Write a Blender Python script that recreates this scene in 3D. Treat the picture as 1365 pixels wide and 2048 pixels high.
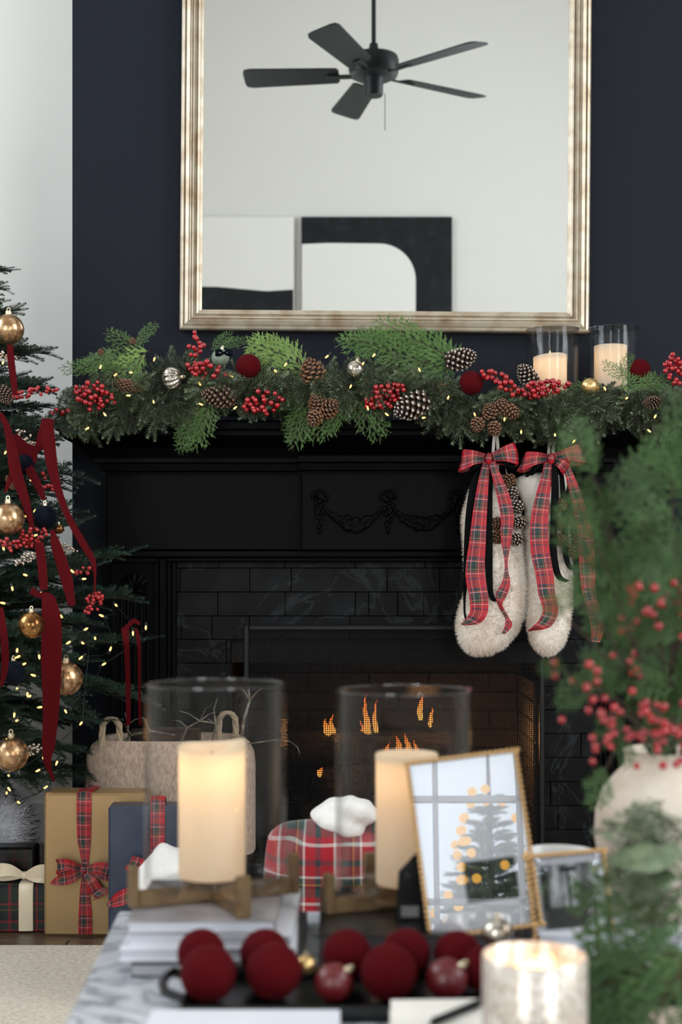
import bpy, math, random
import numpy as np
from mathutils import Vector, Matrix
for o in list(bpy.data.objects): bpy.data.objects.remove(o)
scene = bpy.context.scene
COL = scene.collection
PI = math.pi
# ---------------------------------------------------------------- camera (50 mm on 24x36 upright, lens shifted, level)
CAMZ, FPX, CX, HY = 0.94, 2844.0, 682.5, 1150.0
cd = bpy.data.cameras.new('camera'); cam = bpy.data.objects.new('camera', cd); COL.objects.link(cam)
cam.location = (0, 0, CAMZ); cam.rotation_euler = (PI/2, 0, 0)
cd.sensor_fit = 'HORIZONTAL'; cd.sensor_width = 24.0; cd.lens = 24.0*FPX/1365.0
cd.shift_y = (HY-1024.0)/1365.0
cd.clip_start = 0.05; cd.clip_end = 100
cd.dof.use_dof = True; cd.dof.focus_distance = 4.05; cd.dof.aperture_fstop = 3.6
scene.camera = cam
# ---------------------------------------------------------------- daylight
w = bpy.data.worlds.new('world'); scene.world = w; w.use_nodes = True
bg = w.node_tree.nodes['Background']; bg.inputs[0].default_value = (0.80, 0.90, 1.0, 1); bg.inputs[1].default_value = 2.6
def area_light(name, loc, rot, sx, sy, power, col=(0.93, 0.97, 1.0)):
    l = bpy.data.lights.new(name, 'AREA'); l.shape = 'RECTANGLE'; l.size = sx; l.size_y = sy; l.energy = power; l.color = col
    o = bpy.data.objects.new(name, l); o.location = loc; o.rotation_euler = rot; COL.objects.link(o); return o
area_light('daylight_left_window', (-3.42, 2.7, 3.2), (0, -PI/2, 0), 2.9, 2.2, 125, (.84, .92, 1.0))
area_light('daylight_right_window', (3.82, 1.0, 3.1), (0, PI/2, 0), 3.0, 2.2, 188)
area_light('daylight_rear_window_a', (-1.9, -2.22, 1.6), (PI/2, 0, 0), 1.3, 2.0, 84)
area_light('daylight_rear_window_b', (2.15, -2.22, 1.6), (PI/2, 0, 0), 1.3, 2.0, 84)
vs = scene.view_settings
vs.view_transform = 'Standard'; vs.look = 'None'; vs.gamma = 1.0; vs.use_curve_mapping = False; vs.exposure = 0.0
scene.display_settings.display_device = 'sRGB'
scene.cycles.max_bounces = 6; scene.cycles.diffuse_bounces = 3; scene.cycles.glossy_bounces = 3; scene.cycles.transmission_bounces = 3; scene.cycles.transparent_max_bounces = 12; scene.cycles.caustics_reflective = False; scene.cycles.caustics_refractive = False; scene.cycles.use_adaptive_sampling = True; scene.cycles.adaptive_threshold = 0.06; scene.cycles.adaptive_min_samples = 20; scene.cycles.sample_clamp_indirect = 3.0
# ---------------------------------------------------------------- helpers
W = {}                                             # world matrix of every parent
def P(px, py, d): return Vector(((px-CX)/FPX*d, d, CAMZ-(py-HY)/FPX*d))     # photograph pixel at depth d -> place in the room
def lin(c):
    r = []
    for v in c:
        v /= 255.0; r.append(v/12.92 if v <= .04045 else ((v+.055)/1.055)**2.4)
    return (r[0], r[1], r[2], 1.0)
def mat(name, col, rough=.5, metal=0.0, spec=.5, noise=None, bump=None, sheen=0, coat=0, rnd=0.0, emit=None, col2=None, trans=0, tex='Object', stretch=None, mr=None):
    m = bpy.data.materials.new(name); m.use_nodes = True
    nt = m.node_tree; N = nt.nodes; L = nt.links; b = N['Principled BSDF']
    b.inputs['Base Color'].default_value = lin(col); b.inputs['Roughness'].default_value = rough
    b.inputs['Metallic'].default_value = metal; b.inputs['Specular IOR Level'].default_value = spec
    if sheen:
        b.inputs['Sheen Weight'].default_value = sheen; b.inputs['Sheen Roughness'].default_value = .35
        b.inputs['Sheen Tint'].default_value = lin([min(255, v*1.3+40) for v in col])
    if coat: b.inputs['Coat Weight'].default_value = coat; b.inputs['Coat Roughness'].default_value = .05
    if trans: b.inputs['Transmission Weight'].default_value = trans
    tc = N.new('ShaderNodeTexCoord'); src = tc.outputs[tex]
    if stretch:
        mp = N.new('ShaderNodeMapping'); mp.inputs['Scale'].default_value = stretch; L.new(src, mp.inputs[0]); src = mp.outputs[0]
    last = None
    if noise:
        n = N.new('ShaderNodeTexNoise'); n.inputs['Scale'].default_value = noise[0]; n.inputs['Detail'].default_value = 5; L.new(src, n.inputs['Vector'])
        r = N.new('ShaderNodeValToRGB'); r.color_ramp.elements[0].position = noise[1]; r.color_ramp.elements[1].position = noise[2]
        r.color_ramp.elements[0].color = lin(col); r.color_ramp.elements[1].color = lin(col2 or col)
        L.new(n.outputs['Fac'], r.inputs[0]); last = r.outputs[0]
    if rnd:
        oi = N.new('ShaderNodeObjectInfo'); mr_ = N.new('ShaderNodeMapRange'); mr_.inputs['To Min'].default_value = 1-rnd; mr_.inputs['To Max'].default_value = 1+rnd
        L.new(oi.outputs['Random'], mr_.inputs['Value']); h = N.new('ShaderNodeHueSaturation'); L.new(mr_.outputs[0], h.inputs['Value'])
        if last: L.new(last, h.inputs['Color'])
        else: h.inputs['Color'].default_value = lin(col)
        last = h.outputs[0]
    if last: L.new(last, b.inputs['Base Color'])
    if bump:
        n = N.new('ShaderNodeTexNoise'); n.inputs['Scale'].default_value = bump[0]; n.inputs['Detail'].default_value = 4; L.new(src, n.inputs['Vector'])
        bp = N.new('ShaderNodeBump'); bp.inputs['Strength'].default_value = bump[1]; bp.inputs['Distance'].default_value = bump[2] if len(bump) > 2 else .01
        L.new(n.outputs['Fac'], bp.inputs['Height']); L.new(bp.outputs[0], b.inputs['Normal'])
    if emit:
        b.inputs['Emission Color'].default_value = lin(emit[0]); b.inputs['Emission Strength'].default_value = emit[1]
    return m
def thin_glass(name, refl=1.0, tint=(1, 1, 1, 1), rough=0.0, f0=1.45):
    m = bpy.data.materials.new(name); m.use_nodes = True; nt = m.node_tree; N = nt.nodes; L = nt.links
    N.remove(N['Principled BSDF']); out = N['Material Output']
    t = N.new('ShaderNodeBsdfTransparent'); t.inputs[0].default_value = tint
    g = N.new('ShaderNodeBsdfGlossy'); g.inputs['Roughness'].default_value = rough
    fr = N.new('ShaderNodeLayerWeight'); pw = N.new('ShaderNodeMath'); pw.operation = 'POWER'; pw.inputs[1].default_value = 4.0; L.new(fr.outputs['Facing'], pw.inputs[0]); fr.inputs['Blend'].default_value = .5
    mu = N.new('ShaderNodeMath'); mu.operation = 'MULTIPLY_ADD'; mu.inputs[1].default_value = .55*refl; mu.inputs[2].default_value = .012*refl; mu.use_clamp = True; L.new(pw.outputs[0], mu.inputs[0])
    mx = N.new('ShaderNodeMixShader'); L.new(mu.outputs[0], mx.inputs[0]); L.new(t.outputs[0], mx.inputs[1]); L.new(g.outputs[0], mx.inputs[2])
    L.new(mx.outputs[0], out.inputs[0]); return m
def emitter(name, col, s):
    m = bpy.data.materials.new(name); m.use_nodes = True; nt = m.node_tree; N = nt.nodes
    N.remove(N['Principled BSDF']); e = N.new('ShaderNodeEmission'); e.inputs[0].default_value = lin(col); e.inputs[1].default_value = s
    nt.links.new(e.outputs[0], N['Material Output'].inputs[0]); return m
RED, NAVY, GRN, WHT, YEL, BLK = (168, 12, 24), (22, 26, 62), (14, 52, 40), (205, 190, 178), (195, 150, 50), (14, 14, 18)
SETT = [(0, RED), (.17, NAVY), (.22, GRN), (.26, RED), (.30, WHT), (.318, NAVY), (.37, GRN), (.47, BLK), (.52, NAVY), (.56, YEL), (.574, GRN), (.64, RED), (.70, WHT), (.718, RED), (.84, NAVY), (.88, RED)]
def tartan(name, sett, ku, kv, coord='UV', axes=(0, 1), rough=.6, off=(0, 0), sheen=0):
    m = bpy.data.materials.new(name); m.use_nodes = True; nt = m.node_tree; N = nt.nodes; L = nt.links; b = N['Principled BSDF']
    b.inputs['Roughness'].default_value = rough; b.inputs['Specular IOR Level'].default_value = .35
    if sheen: b.inputs['Sheen Weight'].default_value = sheen
    tc = N.new('ShaderNodeTexCoord'); sp = N.new('ShaderNodeSeparateXYZ'); L.new(tc.outputs[coord], sp.inputs[0]); ramps = []
    for ax, k, of in zip(axes, (ku, kv), off):
        mu = N.new('ShaderNodeMath'); mu.operation = 'MULTIPLY_ADD'; mu.inputs[1].default_value = k; mu.inputs[2].default_value = of; L.new(sp.outputs[ax], mu.inputs[0])
        f = N.new('ShaderNodeMath'); f.operation = 'FRACT'; L.new(mu.outputs[0], f.inputs[0])
        r = N.new('ShaderNodeValToRGB'); cr = r.color_ramp; cr.interpolation = 'CONSTANT'
        cr.elements[0].position = 0; cr.elements[0].color = lin(sett[0][1]); cr.elements[1].position = sett[1][0]; cr.elements[1].color = lin(sett[1][1])
        for p_, c_ in sett[2:]: e = cr.elements.new(p_); e.color = lin(c_)
        L.new(f.outputs[0], r.inputs[0]); ramps.append(r)
    mx = N.new('ShaderNodeMix'); mx.data_type = 'RGBA'; mx.inputs[0].default_value = .5
    L.new(ramps[0].outputs[0], mx.inputs[6]); L.new(ramps[1].outputs[0], mx.inputs[7]); L.new(mx.outputs[2], b.inputs['Base Color'])
    return m
class MB:
    """collects shapes in room coordinates; build() links them as ONE mesh object"""
    def __init__(s): s.v = []; s.f = []; s.uv = {}; s.mi = []; s.cm = 0
    def add(s, vs, fs, uvs=None):
        o = len(s.v); s.v.extend([tuple(p) for p in vs])
        for i, f in enumerate(fs):
            s.f.append(tuple(o+k for k in f)); s.mi.append(s.cm)
            if uvs is not None: s.uv[len(s.f)-1] = [uvs[k] for k in f]
        return s
    def box(s, a, b, M=None):
        (x0, y0, z0), (x1, y1, z1) = a, b
        c = [(x0,y0,z0),(x1,y0,z0),(x1,y1,z0),(x0,y1,z0),(x0,y0,z1),(x1,y0,z1),(x1,y1,z1),(x0,y1,z1)]
        if M is not None: c = [M @ Vector(p) for p in c]
        return s.add(c, [(0,3,2,1),(4,5,6,7),(0,1,5,4),(1,2,6,5),(2,3,7,6),(3,0,4,7)])
    def bbox(s, a, b, e=.004, M=None):            # bevelled box
        (x0, y0, z0), (x1, y1, z1) = a, b; e = min(e, (x1-x0)/2.01, (y1-y0)/2.01, (z1-z0)/2.01)
        vs = []; idx = {}
        for i, X in enumerate((x0, x1)):
            for j, Y in enumerate((y0, y1)):
                for k, Z in enumerate((z0, z1)):
                    sx, sy, sz = (1, -1)[i], (1, -1)[j], (1, -1)[k]
                    for t in range(3):
                        p = [X+sx*e, Y+sy*e, Z+sz*e]; p[t] = (X, Y, Z)[t]; idx[(i,j,k,t)] = len(vs); vs.append(p)
        fs = []
        for t in range(3):
            u, v_ = [(1,2),(2,0),(0,1)][t]
            for side in (0, 1):
                q = []
                for a_, b_ in ((0,0),(1,0),(1,1),(0,1)):
                    c = [0,0,0]; c[t] = side; c[u] = a_; c[v_] = b_; q.append(idx[(*c, t)])
                fs.append(tuple(q) if side else tuple(reversed(q)))
            for a_ in (0, 1):
                for b_ in (0, 1):
                    c0 = [0,0,0]; c1 = [0,0,0]; c1[t] = 1
                    for c in (c0, c1): c[u] = a_; c[v_] = b_
                    q = [idx[(*c0, u)], idx[(*c1, u)], idx[(*c1, v_)], idx[(*c0, v_)]]
                    fs.append(tuple(q) if (a_ == b_) else tuple(reversed(q)))
        for i in (0,1):
            for j in (0,1):
                for k in (0,1):
                    q = (idx[(i,j,k,0)], idx[(i,j,k,1)], idx[(i,j,k,2)]); fs.append(q if (i+j+k) % 2 else tuple(reversed(q)))
        if M is not None: vs = [M @ Vector(p) for p in vs]
        return s.add(vs, fs)
    def lathe(s, prof, c=(0,0,0), seg=32, M=None, rib=None):       # prof: (r, z)
        vs = []; fs = []
        for (r, z) in prof:
            for k in range(seg):
                a = 2*PI*k/seg; rr = r*(rib(k, seg, z) if rib else 1); vs.append(Vector((rr*math.cos(a), rr*math.sin(a), z)))
        for i in range(len(prof)-1):
            for k in range(seg):
                k2 = (k+1) % seg; fs.append((i*seg+k, i*seg+k2, (i+1)*seg+k2, (i+1)*seg+k))
        if prof[0][0] > 1e-5: fs.append(tuple(reversed(range(seg))))
        if prof[-1][0] > 1e-5: fs.append(tuple((len(prof)-1)*seg+k for k in range(seg)))
        c = Vector(c); vs = [(M @ p if M is not None else p)+c for p in vs]
        return s.add(vs, fs)
    def ball(s, c, r, seg=20, rings=12, M=None, sq=(1,1,1)):
        vs = [Vector((0,0,-1))]; fs = []
        for i in range(1, rings):
            t = -PI/2+PI*i/rings
            for k in range(seg):
                a = 2*PI*k/seg; vs.append(Vector((math.cos(t)*math.cos(a), math.cos(t)*math.sin(a), math.sin(t))))
        vs.append(Vector((0,0,1))); n = len(vs)-1
        for k in range(seg):
            fs.append((0, 1+(k+1) % seg, 1+k)); fs.append((n, n-seg+k, n-seg+(k+1) % seg))
        for i in range(rings-2):
            for k in range(seg):
                a, b = 1+i*seg+k, 1+i*seg+(k+1) % seg; fs.append((a, b, b+seg, a+seg))
        c = Vector(c); o = []
        for p in vs:
            q = Vector((p.x*sq[0]*r, p.y*sq[1]*r, p.z*sq[2]*r)); o.append((M @ q if M is not None else q)+c)
        return s.add(o, fs)
    def tube(s, pts, rad, sides=6, cap=True):
        pts = [Vector(p) for p in pts]; n = len(pts); vs = []; fs = []
        if not hasattr(rad, '__len__'): rad = [rad]*n
        t0 = (pts[1]-pts[0]).normalized(); ref = Vector((0,0,1)) if abs(t0.z) < .9 else Vector((1,0,0)); u = t0.cross(ref).normalized()
        for i, p in enumerate(pts):
            t = (pts[min(i+1, n-1)]-pts[max(i-1, 0)]).normalized(); u = (u-t*u.dot(t)).normalized(); v = t.cross(u)
            for k in range(sides):
                a = 2*PI*k/sides; vs.append(p+(u*math.cos(a)+v*math.sin(a))*rad[i])
        for i in range(n-1):
            for k in range(sides):
                k2 = (k+1) % sides; fs.append((i*sides+k, i*sides+k2, (i+1)*sides+k2, (i+1)*sides+k))
        if cap: fs.append(tuple(reversed(range(sides)))); fs.append(tuple((n-1)*sides+k for k in range(sides)))
        return s.add(vs, fs)
    def prism(s, outline, y0, y1, M=None):          # outline in (x, z), extruded along y
        n = len(outline); vs = [Vector((x, y0, z)) for x, z in outline]+[Vector((x, y1, z)) for x, z in outline]
        fs = [tuple(range(n)), tuple(reversed(range(n, 2*n)))]+[(i, n+i, n+(i+1) % n, (i+1) % n) for i in range(n)]
        if M is not None: vs = [M @ p for p in vs]
        return s.add(vs, fs)
    def rings(s, R, close=True, cap=True):           # list of rings (equal counts)
        n = len(R[0]); vs = [p for r in R for p in r]; fs = []
        for i in range(len(R)-1):
            for k in range(n if close else n-1):
                k2 = (k+1) % n; fs.append((i*n+k, i*n+k2, (i+1)*n+k2, (i+1)*n+k))
        if cap: fs.append(tuple(reversed(range(n)))); fs.append(tuple((len(R)-1)*n+k for k in range(n)))
        return s.add(vs, fs)
    def ribbon(s, pts, widths, wd, thick=.0012, n=8, closed=False):
        """strip along catmull-rom through pts; wd: width directions per point (or one)"""
        pts = [Vector(p) for p in pts]; m = len(pts)
        if not hasattr(widths, '__len__'): widths = [widths]*m
        if isinstance(wd, Vector): wd = [wd]*m
        C = []; Wd = []; Di = []
        def cr(a, b, c, d, t): return .5*((2*b)+(c-a)*t+(2*a-5*b+4*c-d)*t*t+(3*b-a-3*c+d)*t*t*t)
        for i in range(m-1):
            i0, i3 = max(i-1, 0), min(i+2, m-1)
            for k in range(n+(1 if i == m-2 else 0)):
                t = k/n; C.append(cr(pts[i0], pts[i], pts[i+1], pts[i3], t)); Wd.append(cr(widths[i0], widths[i], widths[i+1], widths[i3], t)); Di.append(wd[i].lerp(wd[i+1], t).normalized())
        vs = []; fs = []; uv = []; v = 0; wm = max(widths)
        for i, c in enumerate(C):
            if i: v += (c-C[i-1]).length/wm
            t = (C[min(i+1, len(C)-1)]-C[max(i-1, 0)]).normalized(); d = Di[i]-t*Di[i].dot(t)*.6; d.normalize(); nn = t.cross(d)
            if nn.length < 1e-4: nn = Vector((0,-1,0))
            nn.normalize(); h = Wd[i]/2
            for a in (-1, 0, 1):
                bow = nn*(.06*Wd[i]*(1 if a == 0 else 0))
                vs.append(c+d*h*a+nn*thick/2+bow); uv.append((.5+.5*a, v))
            for a in (-1, 0, 1):
                bow = nn*(.06*Wd[i]*(1 if a == 0 else 0))
                vs.append(c+d*h*a-nn*thick/2+bow); uv.append((.5+.5*a, v))
        for i in range(len(C)-1):
            a, b = i*6, (i+1)*6
            for k in (0, 1): fs.append((a+k, a+k+1, b+k+1, b+k)); fs.append((b+3+k, b+4+k, a+4+k, a+3+k))
            fs.append((a, b, b+3, a+3)); fs.append((a+2, a+5, b+5, b+2))
        e = (len(C)-1)*6; fs.append((0, 3, 4, 1)); fs.append((1, 4, 5, 2)); fs.append((e, e+1, e+4, e+3)); fs.append((e+1, e+2, e+5, e+4))
        return s.add(vs, fs, uv)
    def mesh(s, name, smooth=True, off=Vector((0,0,0)), auto=None):
        me = bpy.data.meshes.new(name); me.from_pydata([(p[0]-off[0], p[1]-off[1], p[2]-off[2]) for p in s.v], [], s.f); me.validate(clean_customdata=False)
        if s.uv:
            ul = me.uv_layers.new(name='UVMap')
            for i, p in enumerate(me.polygons):
                if i in s.uv:
                    for li, u in zip(p.loop_indices, s.uv[i]): ul.data[li].uv = u
        if max(s.mi or [0]) > 0: me.polygons.foreach_set('material_index', s.mi)
        if smooth:
            me.polygons.foreach_set('use_smooth', [True]*len(me.polygons))
            if auto: me.set_sharp_from_angle(angle=math.radians(auto))
        return me
    def build(s, name, m, parent=None, smooth=False, auto=35):
        off = Vector((0,0,0))
        if parent is None:
            a = np.array(s.v); off = Vector(((a[:,0].min()+a[:,0].max())/2, (a[:,1].min()+a[:,1].max())/2, a[:,2].min()))
        else: off = W[parent.name].translation
        me = s.mesh(name, smooth, off, auto if smooth else None)
        for x in (m if isinstance(m, (list, tuple)) else [m]): me.materials.append(x)
        o = bpy.data.objects.new(name, me); COL.objects.link(o)
        if parent is None: o.location = off; W[o.name] = Matrix.Translation(off)
        else: o.parent = parent; W[o.name] = W[parent.name].copy()
        return o
def tag(o, label=None, cat=None, group=None, kind=None):
    if label: o['label'] = label
    if cat: o['category'] = cat
    if group: o['group'] = group
    if kind: o['kind'] = kind
    return o
def thing(name, label, cat, loc, group=None):
    o = bpy.data.objects.new(name, None); o.empty_display_size = .05; COL.objects.link(o); o.location = loc; W[o.name] = Matrix.Translation(Vector(loc))
    return tag(o, label, cat, group)
def inst(name, me, M, parent=None):
    o = bpy.data.objects.new(name, me); COL.objects.link(o)
    if parent is None: o.matrix_basis = M
    else: o.parent = parent; o.matrix_basis = W[parent.name].inverted() @ M
    W[o.name] = M.copy(); return o
def struct(o): o['kind'] = 'structure'; return o
def frame_mat(pos, x, zh=Vector((0,0,1)), s=1.0):
    x = Vector(x).normalized(); z = zh-x*zh.dot(x)
    if z.length < 1e-3: z = Vector((0,-1,0))-x*Vector((0,-1,0)).dot(x)
    z.normalize(); y = z.cross(x)
    M = Matrix(((x.x*s, y.x*s, z.x*s, pos[0]), (x.y*s, y.y*s, z.y*s, pos[1]), (x.z*s, y.z*s, z.z*s, pos[2]), (0,0,0,1)))
    return M
def sub(o, levels=1):
    md = o.modifiers.new('smooth', 'SUBSURF'); md.levels = levels; md.render_levels = levels; return o
def fur_mesh(mb, n, ln, wid, rng, lean=(0, 0, -.4), jit=.5):
    """short strands standing on the faces of a builder (one part, kind stuff)"""
    V = np.array(mb.v); T = []
    for f in mb.f:
        for i in range(1, len(f)-1): T.append((f[0], f[i], f[i+1]))
    T = np.array(T); a, b, c = V[T[:,0]], V[T[:,1]], V[T[:,2]]; nn = np.cross(b-a, c-a); ce = V.mean(0); nn = nn*np.sign(((a+b+c)/3-ce).__mul__(nn).sum()); ar = np.linalg.norm(nn, axis=1); nn = nn/np.maximum(ar[:,None], 1e-12)
    k = rng.choice(len(T), n, p=ar/ar.sum()); r1, r2 = rng.random(n), rng.random(n); q = r1+r2 > 1; r1[q] = 1-r1[q]; r2[q] = 1-r2[q]
    p = a[k]+(b[k]-a[k])*r1[:,None]+(c[k]-a[k])*r2[:,None]
    d = nn[k]+rng.normal(0, jit, (n, 3))+np.array(lean); d /= np.linalg.norm(d, axis=1)[:,None]
    sd = np.cross(d, rng.normal(0, 1, (n, 3))); sd /= np.linalg.norm(sd, axis=1)[:,None]; L = ln*(.6+.6*rng.random(n))[:,None]
    vs = np.stack([p-sd*wid, p+sd*wid, p+d*L], 1).reshape(-1, 3); out = MB(); out.v = [tuple(x) for x in vs]; out.f = [(3*i, 3*i+1, 3*i+2) for i in range(n)]; out.mi = [0]*n
    return out
rng = random.Random(7); nrng = np.random.default_rng(7)
# ---------------------------------------------------------------- materials
M_white = mat('white_wall_paint', (222, 219, 212), .8, bump=(300, .05, .002))
M_ceil = mat('ceiling_paint', (228, 226, 220), .85)
M_black = mat('black_wall_paint', (25, 28, 36), .55, spec=.12, bump=(220, .08, .002))
M_mantel = mat('shaded_black_paint', (5, 5, 6), .45, spec=.06, bump=(60, .06, .002))  # wall's black made darker; the mantel's shade is put into the colour
M_slate = mat('slate_tile', (7, 7, 8), .5, spec=.12, noise=(9, .45, .75), col2=(24, 25, 27), bump=(26, .35, .004), rnd=.35)
def add_veins(m, scale, col):
    N = m.node_tree.nodes; L = m.node_tree.links; b = N['Principled BSDF']; src = b.inputs['Base Color'].links[0].from_socket
    tc = N.new('ShaderNodeTexCoord'); n = N.new('ShaderNodeTexNoise'); n.inputs['Scale'].default_value = scale; n.inputs['Detail'].default_value = 6; n.inputs['Distortion'].default_value = 1.5; L.new(tc.outputs['Object'], n.inputs['Vector'])
    r = N.new('ShaderNodeValToRGB'); cr = r.color_ramp; cr.elements[0].position = .485; cr.elements[0].color = (0, 0, 0, 1); cr.elements[1].position = .515; cr.elements[1].color = (0, 0, 0, 1); e = cr.elements.new(.5); e.color = (.55, .55, .55, 1); L.new(n.outputs['Fac'], r.inputs[0])
    mx = N.new('ShaderNodeMix'); mx.data_type = 'RGBA'; L.new(r.outputs[0], mx.inputs[0]); L.new(src, mx.inputs[6]); mx.inputs[7].default_value = lin(col); L.new(mx.outputs[2], b.inputs['Base Color'])
add_veins(M_slate, 3.2, (52, 54, 56))
M_grout = mat('dark_grout', (14, 14, 15), .9)
M_soot = mat('sooty_firebox', (26, 22, 20), .9, bump=(40, .4, .01))
M_firebrick = mat('firebrick', (44, 34, 28), .9, noise=(20, .35, .7), col2=(26, 20, 17), bump=(60, .4, .006))
M_iron = mat('black_iron', (9, 9, 10), .5, spec=.3)
M_log = mat('charred_log', (70, 48, 34), .9, noise=(14, .4, .62), col2=(16, 13, 12), bump=(50, .8, .02), stretch=(1, 4, 4))
M_goldframe = mat('champagne_gilt', (194, 182, 162), .4, metal=.5, noise=(18, .42, .7), col2=(162, 140, 114), bump=(90, .12, .002))
M_floor = mat('floor_plank', (104, 84, 66), .38, noise=(6, .35, .7), col2=(74, 58, 45), bump=(30, .1, .004), rnd=.2, stretch=(1, 6, 6))
M_rug = mat('wool_rug', (214, 202, 186), .95, noise=(90, .4, .65), col2=(190, 176, 160), bump=(240, .5, .004))
M_dkwood = mat('dark_fan', (20, 22, 25), .5, spec=.3)
M_canvas_w = mat('canvas_white', (232, 229, 222), .85, bump=(40, .25, .006))
M_canvas_b = mat('canvas_black', (15, 17, 21), .6, spec=.3, noise=(10, .45, .7), col2=(30, 34, 40), bump=(30, .35, .006))
M_mirror = bpy.data.materials.new('mirror_silver'); M_mirror.use_nodes = True
_b = M_mirror.node_tree.nodes['Principled BSDF']; _b.inputs['Base Color'].default_value = (.93, .95, .94, 1); _b.inputs['Metallic'].default_value = 1; _b.inputs['Roughness'].default_value = 0.0
M_pane = thin_glass('window_pane', .8)
M_winframe = mat('window_paint', (205, 206, 208), .5)
M_leafout = mat('garden_leaf', (70, 110, 50), .7, noise=(3, .4, .6), col2=(120, 150, 80))
# ---------------------------------------------------------------- room shell
XL, XR, YR, YB, ZC = -3.2, 3.6, -2.0, 5.0, 5.6
def wall_with_holes(name, axis, at, th, lo, hi, holes, m):
    """axis 'x': wall in the plane x=at, runs along y; 'y': plane y=at, runs along x. holes: (a0, a1, z0, z1)"""
    mb = MB()
    def put(a0, a1, z0, z1):
        if a1-a0 < 1e-4 or z1-z0 < 1e-4: return
        if axis == 'x': mb.box((min(at, at+th), a0, z0), (max(at, at+th), a1, z1))
        else: mb.box((a0, min(at, at+th), z0), (a1, max(at, at+th), z1))
    cur = lo
    for a0, a1, z0, z1 in sorted(holes):
        put(cur, a0, 0, ZC); put(a0, a1, 0, z0); put(a0, a1, z1, ZC); cur = a1
    put(cur, hi, 0, ZC)
    return struct(mb.build(name, m))
sub_floor = struct(MB().box((XL-.2, YR-.2, -.06), (XR+.2, YB+.2, -.012)).build('floor', M_grout))
for i, y0 in enumerate(np.arange(3.28, 4.2, .19)):                      # planks where the floor shows
    x = -3.0+(i*.83 % 1.3); k = 0
    while x < 3.4:
        x1 = min(x+1.35+.3*((i*7+k*3) % 5)/5, 3.5); MB().bbox((x+.0015, y0+.0015, -.012), (x1-.0015, y0+.1885, 0), .002).build('plank', M_floor, sub_floor); x = x1; k += 1
MB().box((XL, YR, -.012), (XR, 3.28, 0)).build('plank_field', M_floor, sub_floor); MB().box((XL, 4.23, -.012), (-.9, YB, 0)).build('plank_field', M_floor, sub_floor)
struct(MB().box((XL-.2, YR-.2, ZC), (XR+.2, YB+.2, ZC+.1)).build('ceiling', M_ceil))
struct(MB().box((XL-.2, YB, 0), (XR+.2, YB+.15, ZC)).build('wall_back', M_white))
wall_with_holes('wall_left', 'x', XL, -.15, YR, YB, [(1.6, 3.8, 1.75, 4.65)], M_white)
wall_with_holes('wall_right', 'x', XR, .15, YR, YB, [(-.1, 2.1, 1.6, 4.6)], M_white)
wall_with_holes('wall_rear', 'y', YR, -.15, XL-.15, XR+.15, [(-2.55, -1.25, .6, 2.6), (-.15, 1.25, .7, 2.4), (1.5, 2.8, .6, 2.6)], M_white)
struct(MB().box((XL, 4.985, 0), (-.82, YB, .14)).build('baseboard_back', M_white))
def window(n, axis, at, a0, a1, z0, z1, na, nz):
    fr = MB(); d = .05
    def bx(mb, p0, p1, q0, q1, t):
        if axis == 'x': mb.box((at-t, p0, q0), (at+t, p1, q1))
        else: mb.box((p0, at-t, q0), (p1, at+t, q1))
    bx(fr, a0, a0+d, z0, z1, .05); bx(fr, a1-d, a1, z0, z1, .05); bx(fr, a0+d, a1-d, z0, z0+d, .05); bx(fr, a0+d, a1-d, z1-d, z1, .05)
    o = struct(fr.build('window_%d' % n, M_winframe))
    for i in range(1, na): m = MB(); c = a0+(a1-a0)*i/na; bx(m, c-.012, c+.012, z0+d, z1-d, .02); m.build('muntin', M_winframe, o)
    for i in range(1, nz): m = MB(); c = z0+(z1-z0)*i/nz; bx(m, a0+d, a1-d, c-.012, c+.012, .02); m.build('muntin', M_winframe, o)
    m = MB(); bx(m, a0+d, a1-d, z0+d, z1-d, .003); m.build('pane', M_pane, o)
window(1, 'x', XL-.08, 1.6, 3.8, 1.75, 4.65, 4, 5); window(2, 'x', XR+.08, -.1, 2.1, 1.6, 4.6, 4, 5)
window(3, 'y', YR-.08, -2.55, -1.25, .6, 2.6, 3, 4); window(4, 'y', YR-.08, -.15, 1.25, .7, 2.4, 4, 4); window(5, 'y', YR-.08, 1.5, 2.8, .6, 2.6, 3, 4)
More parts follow.
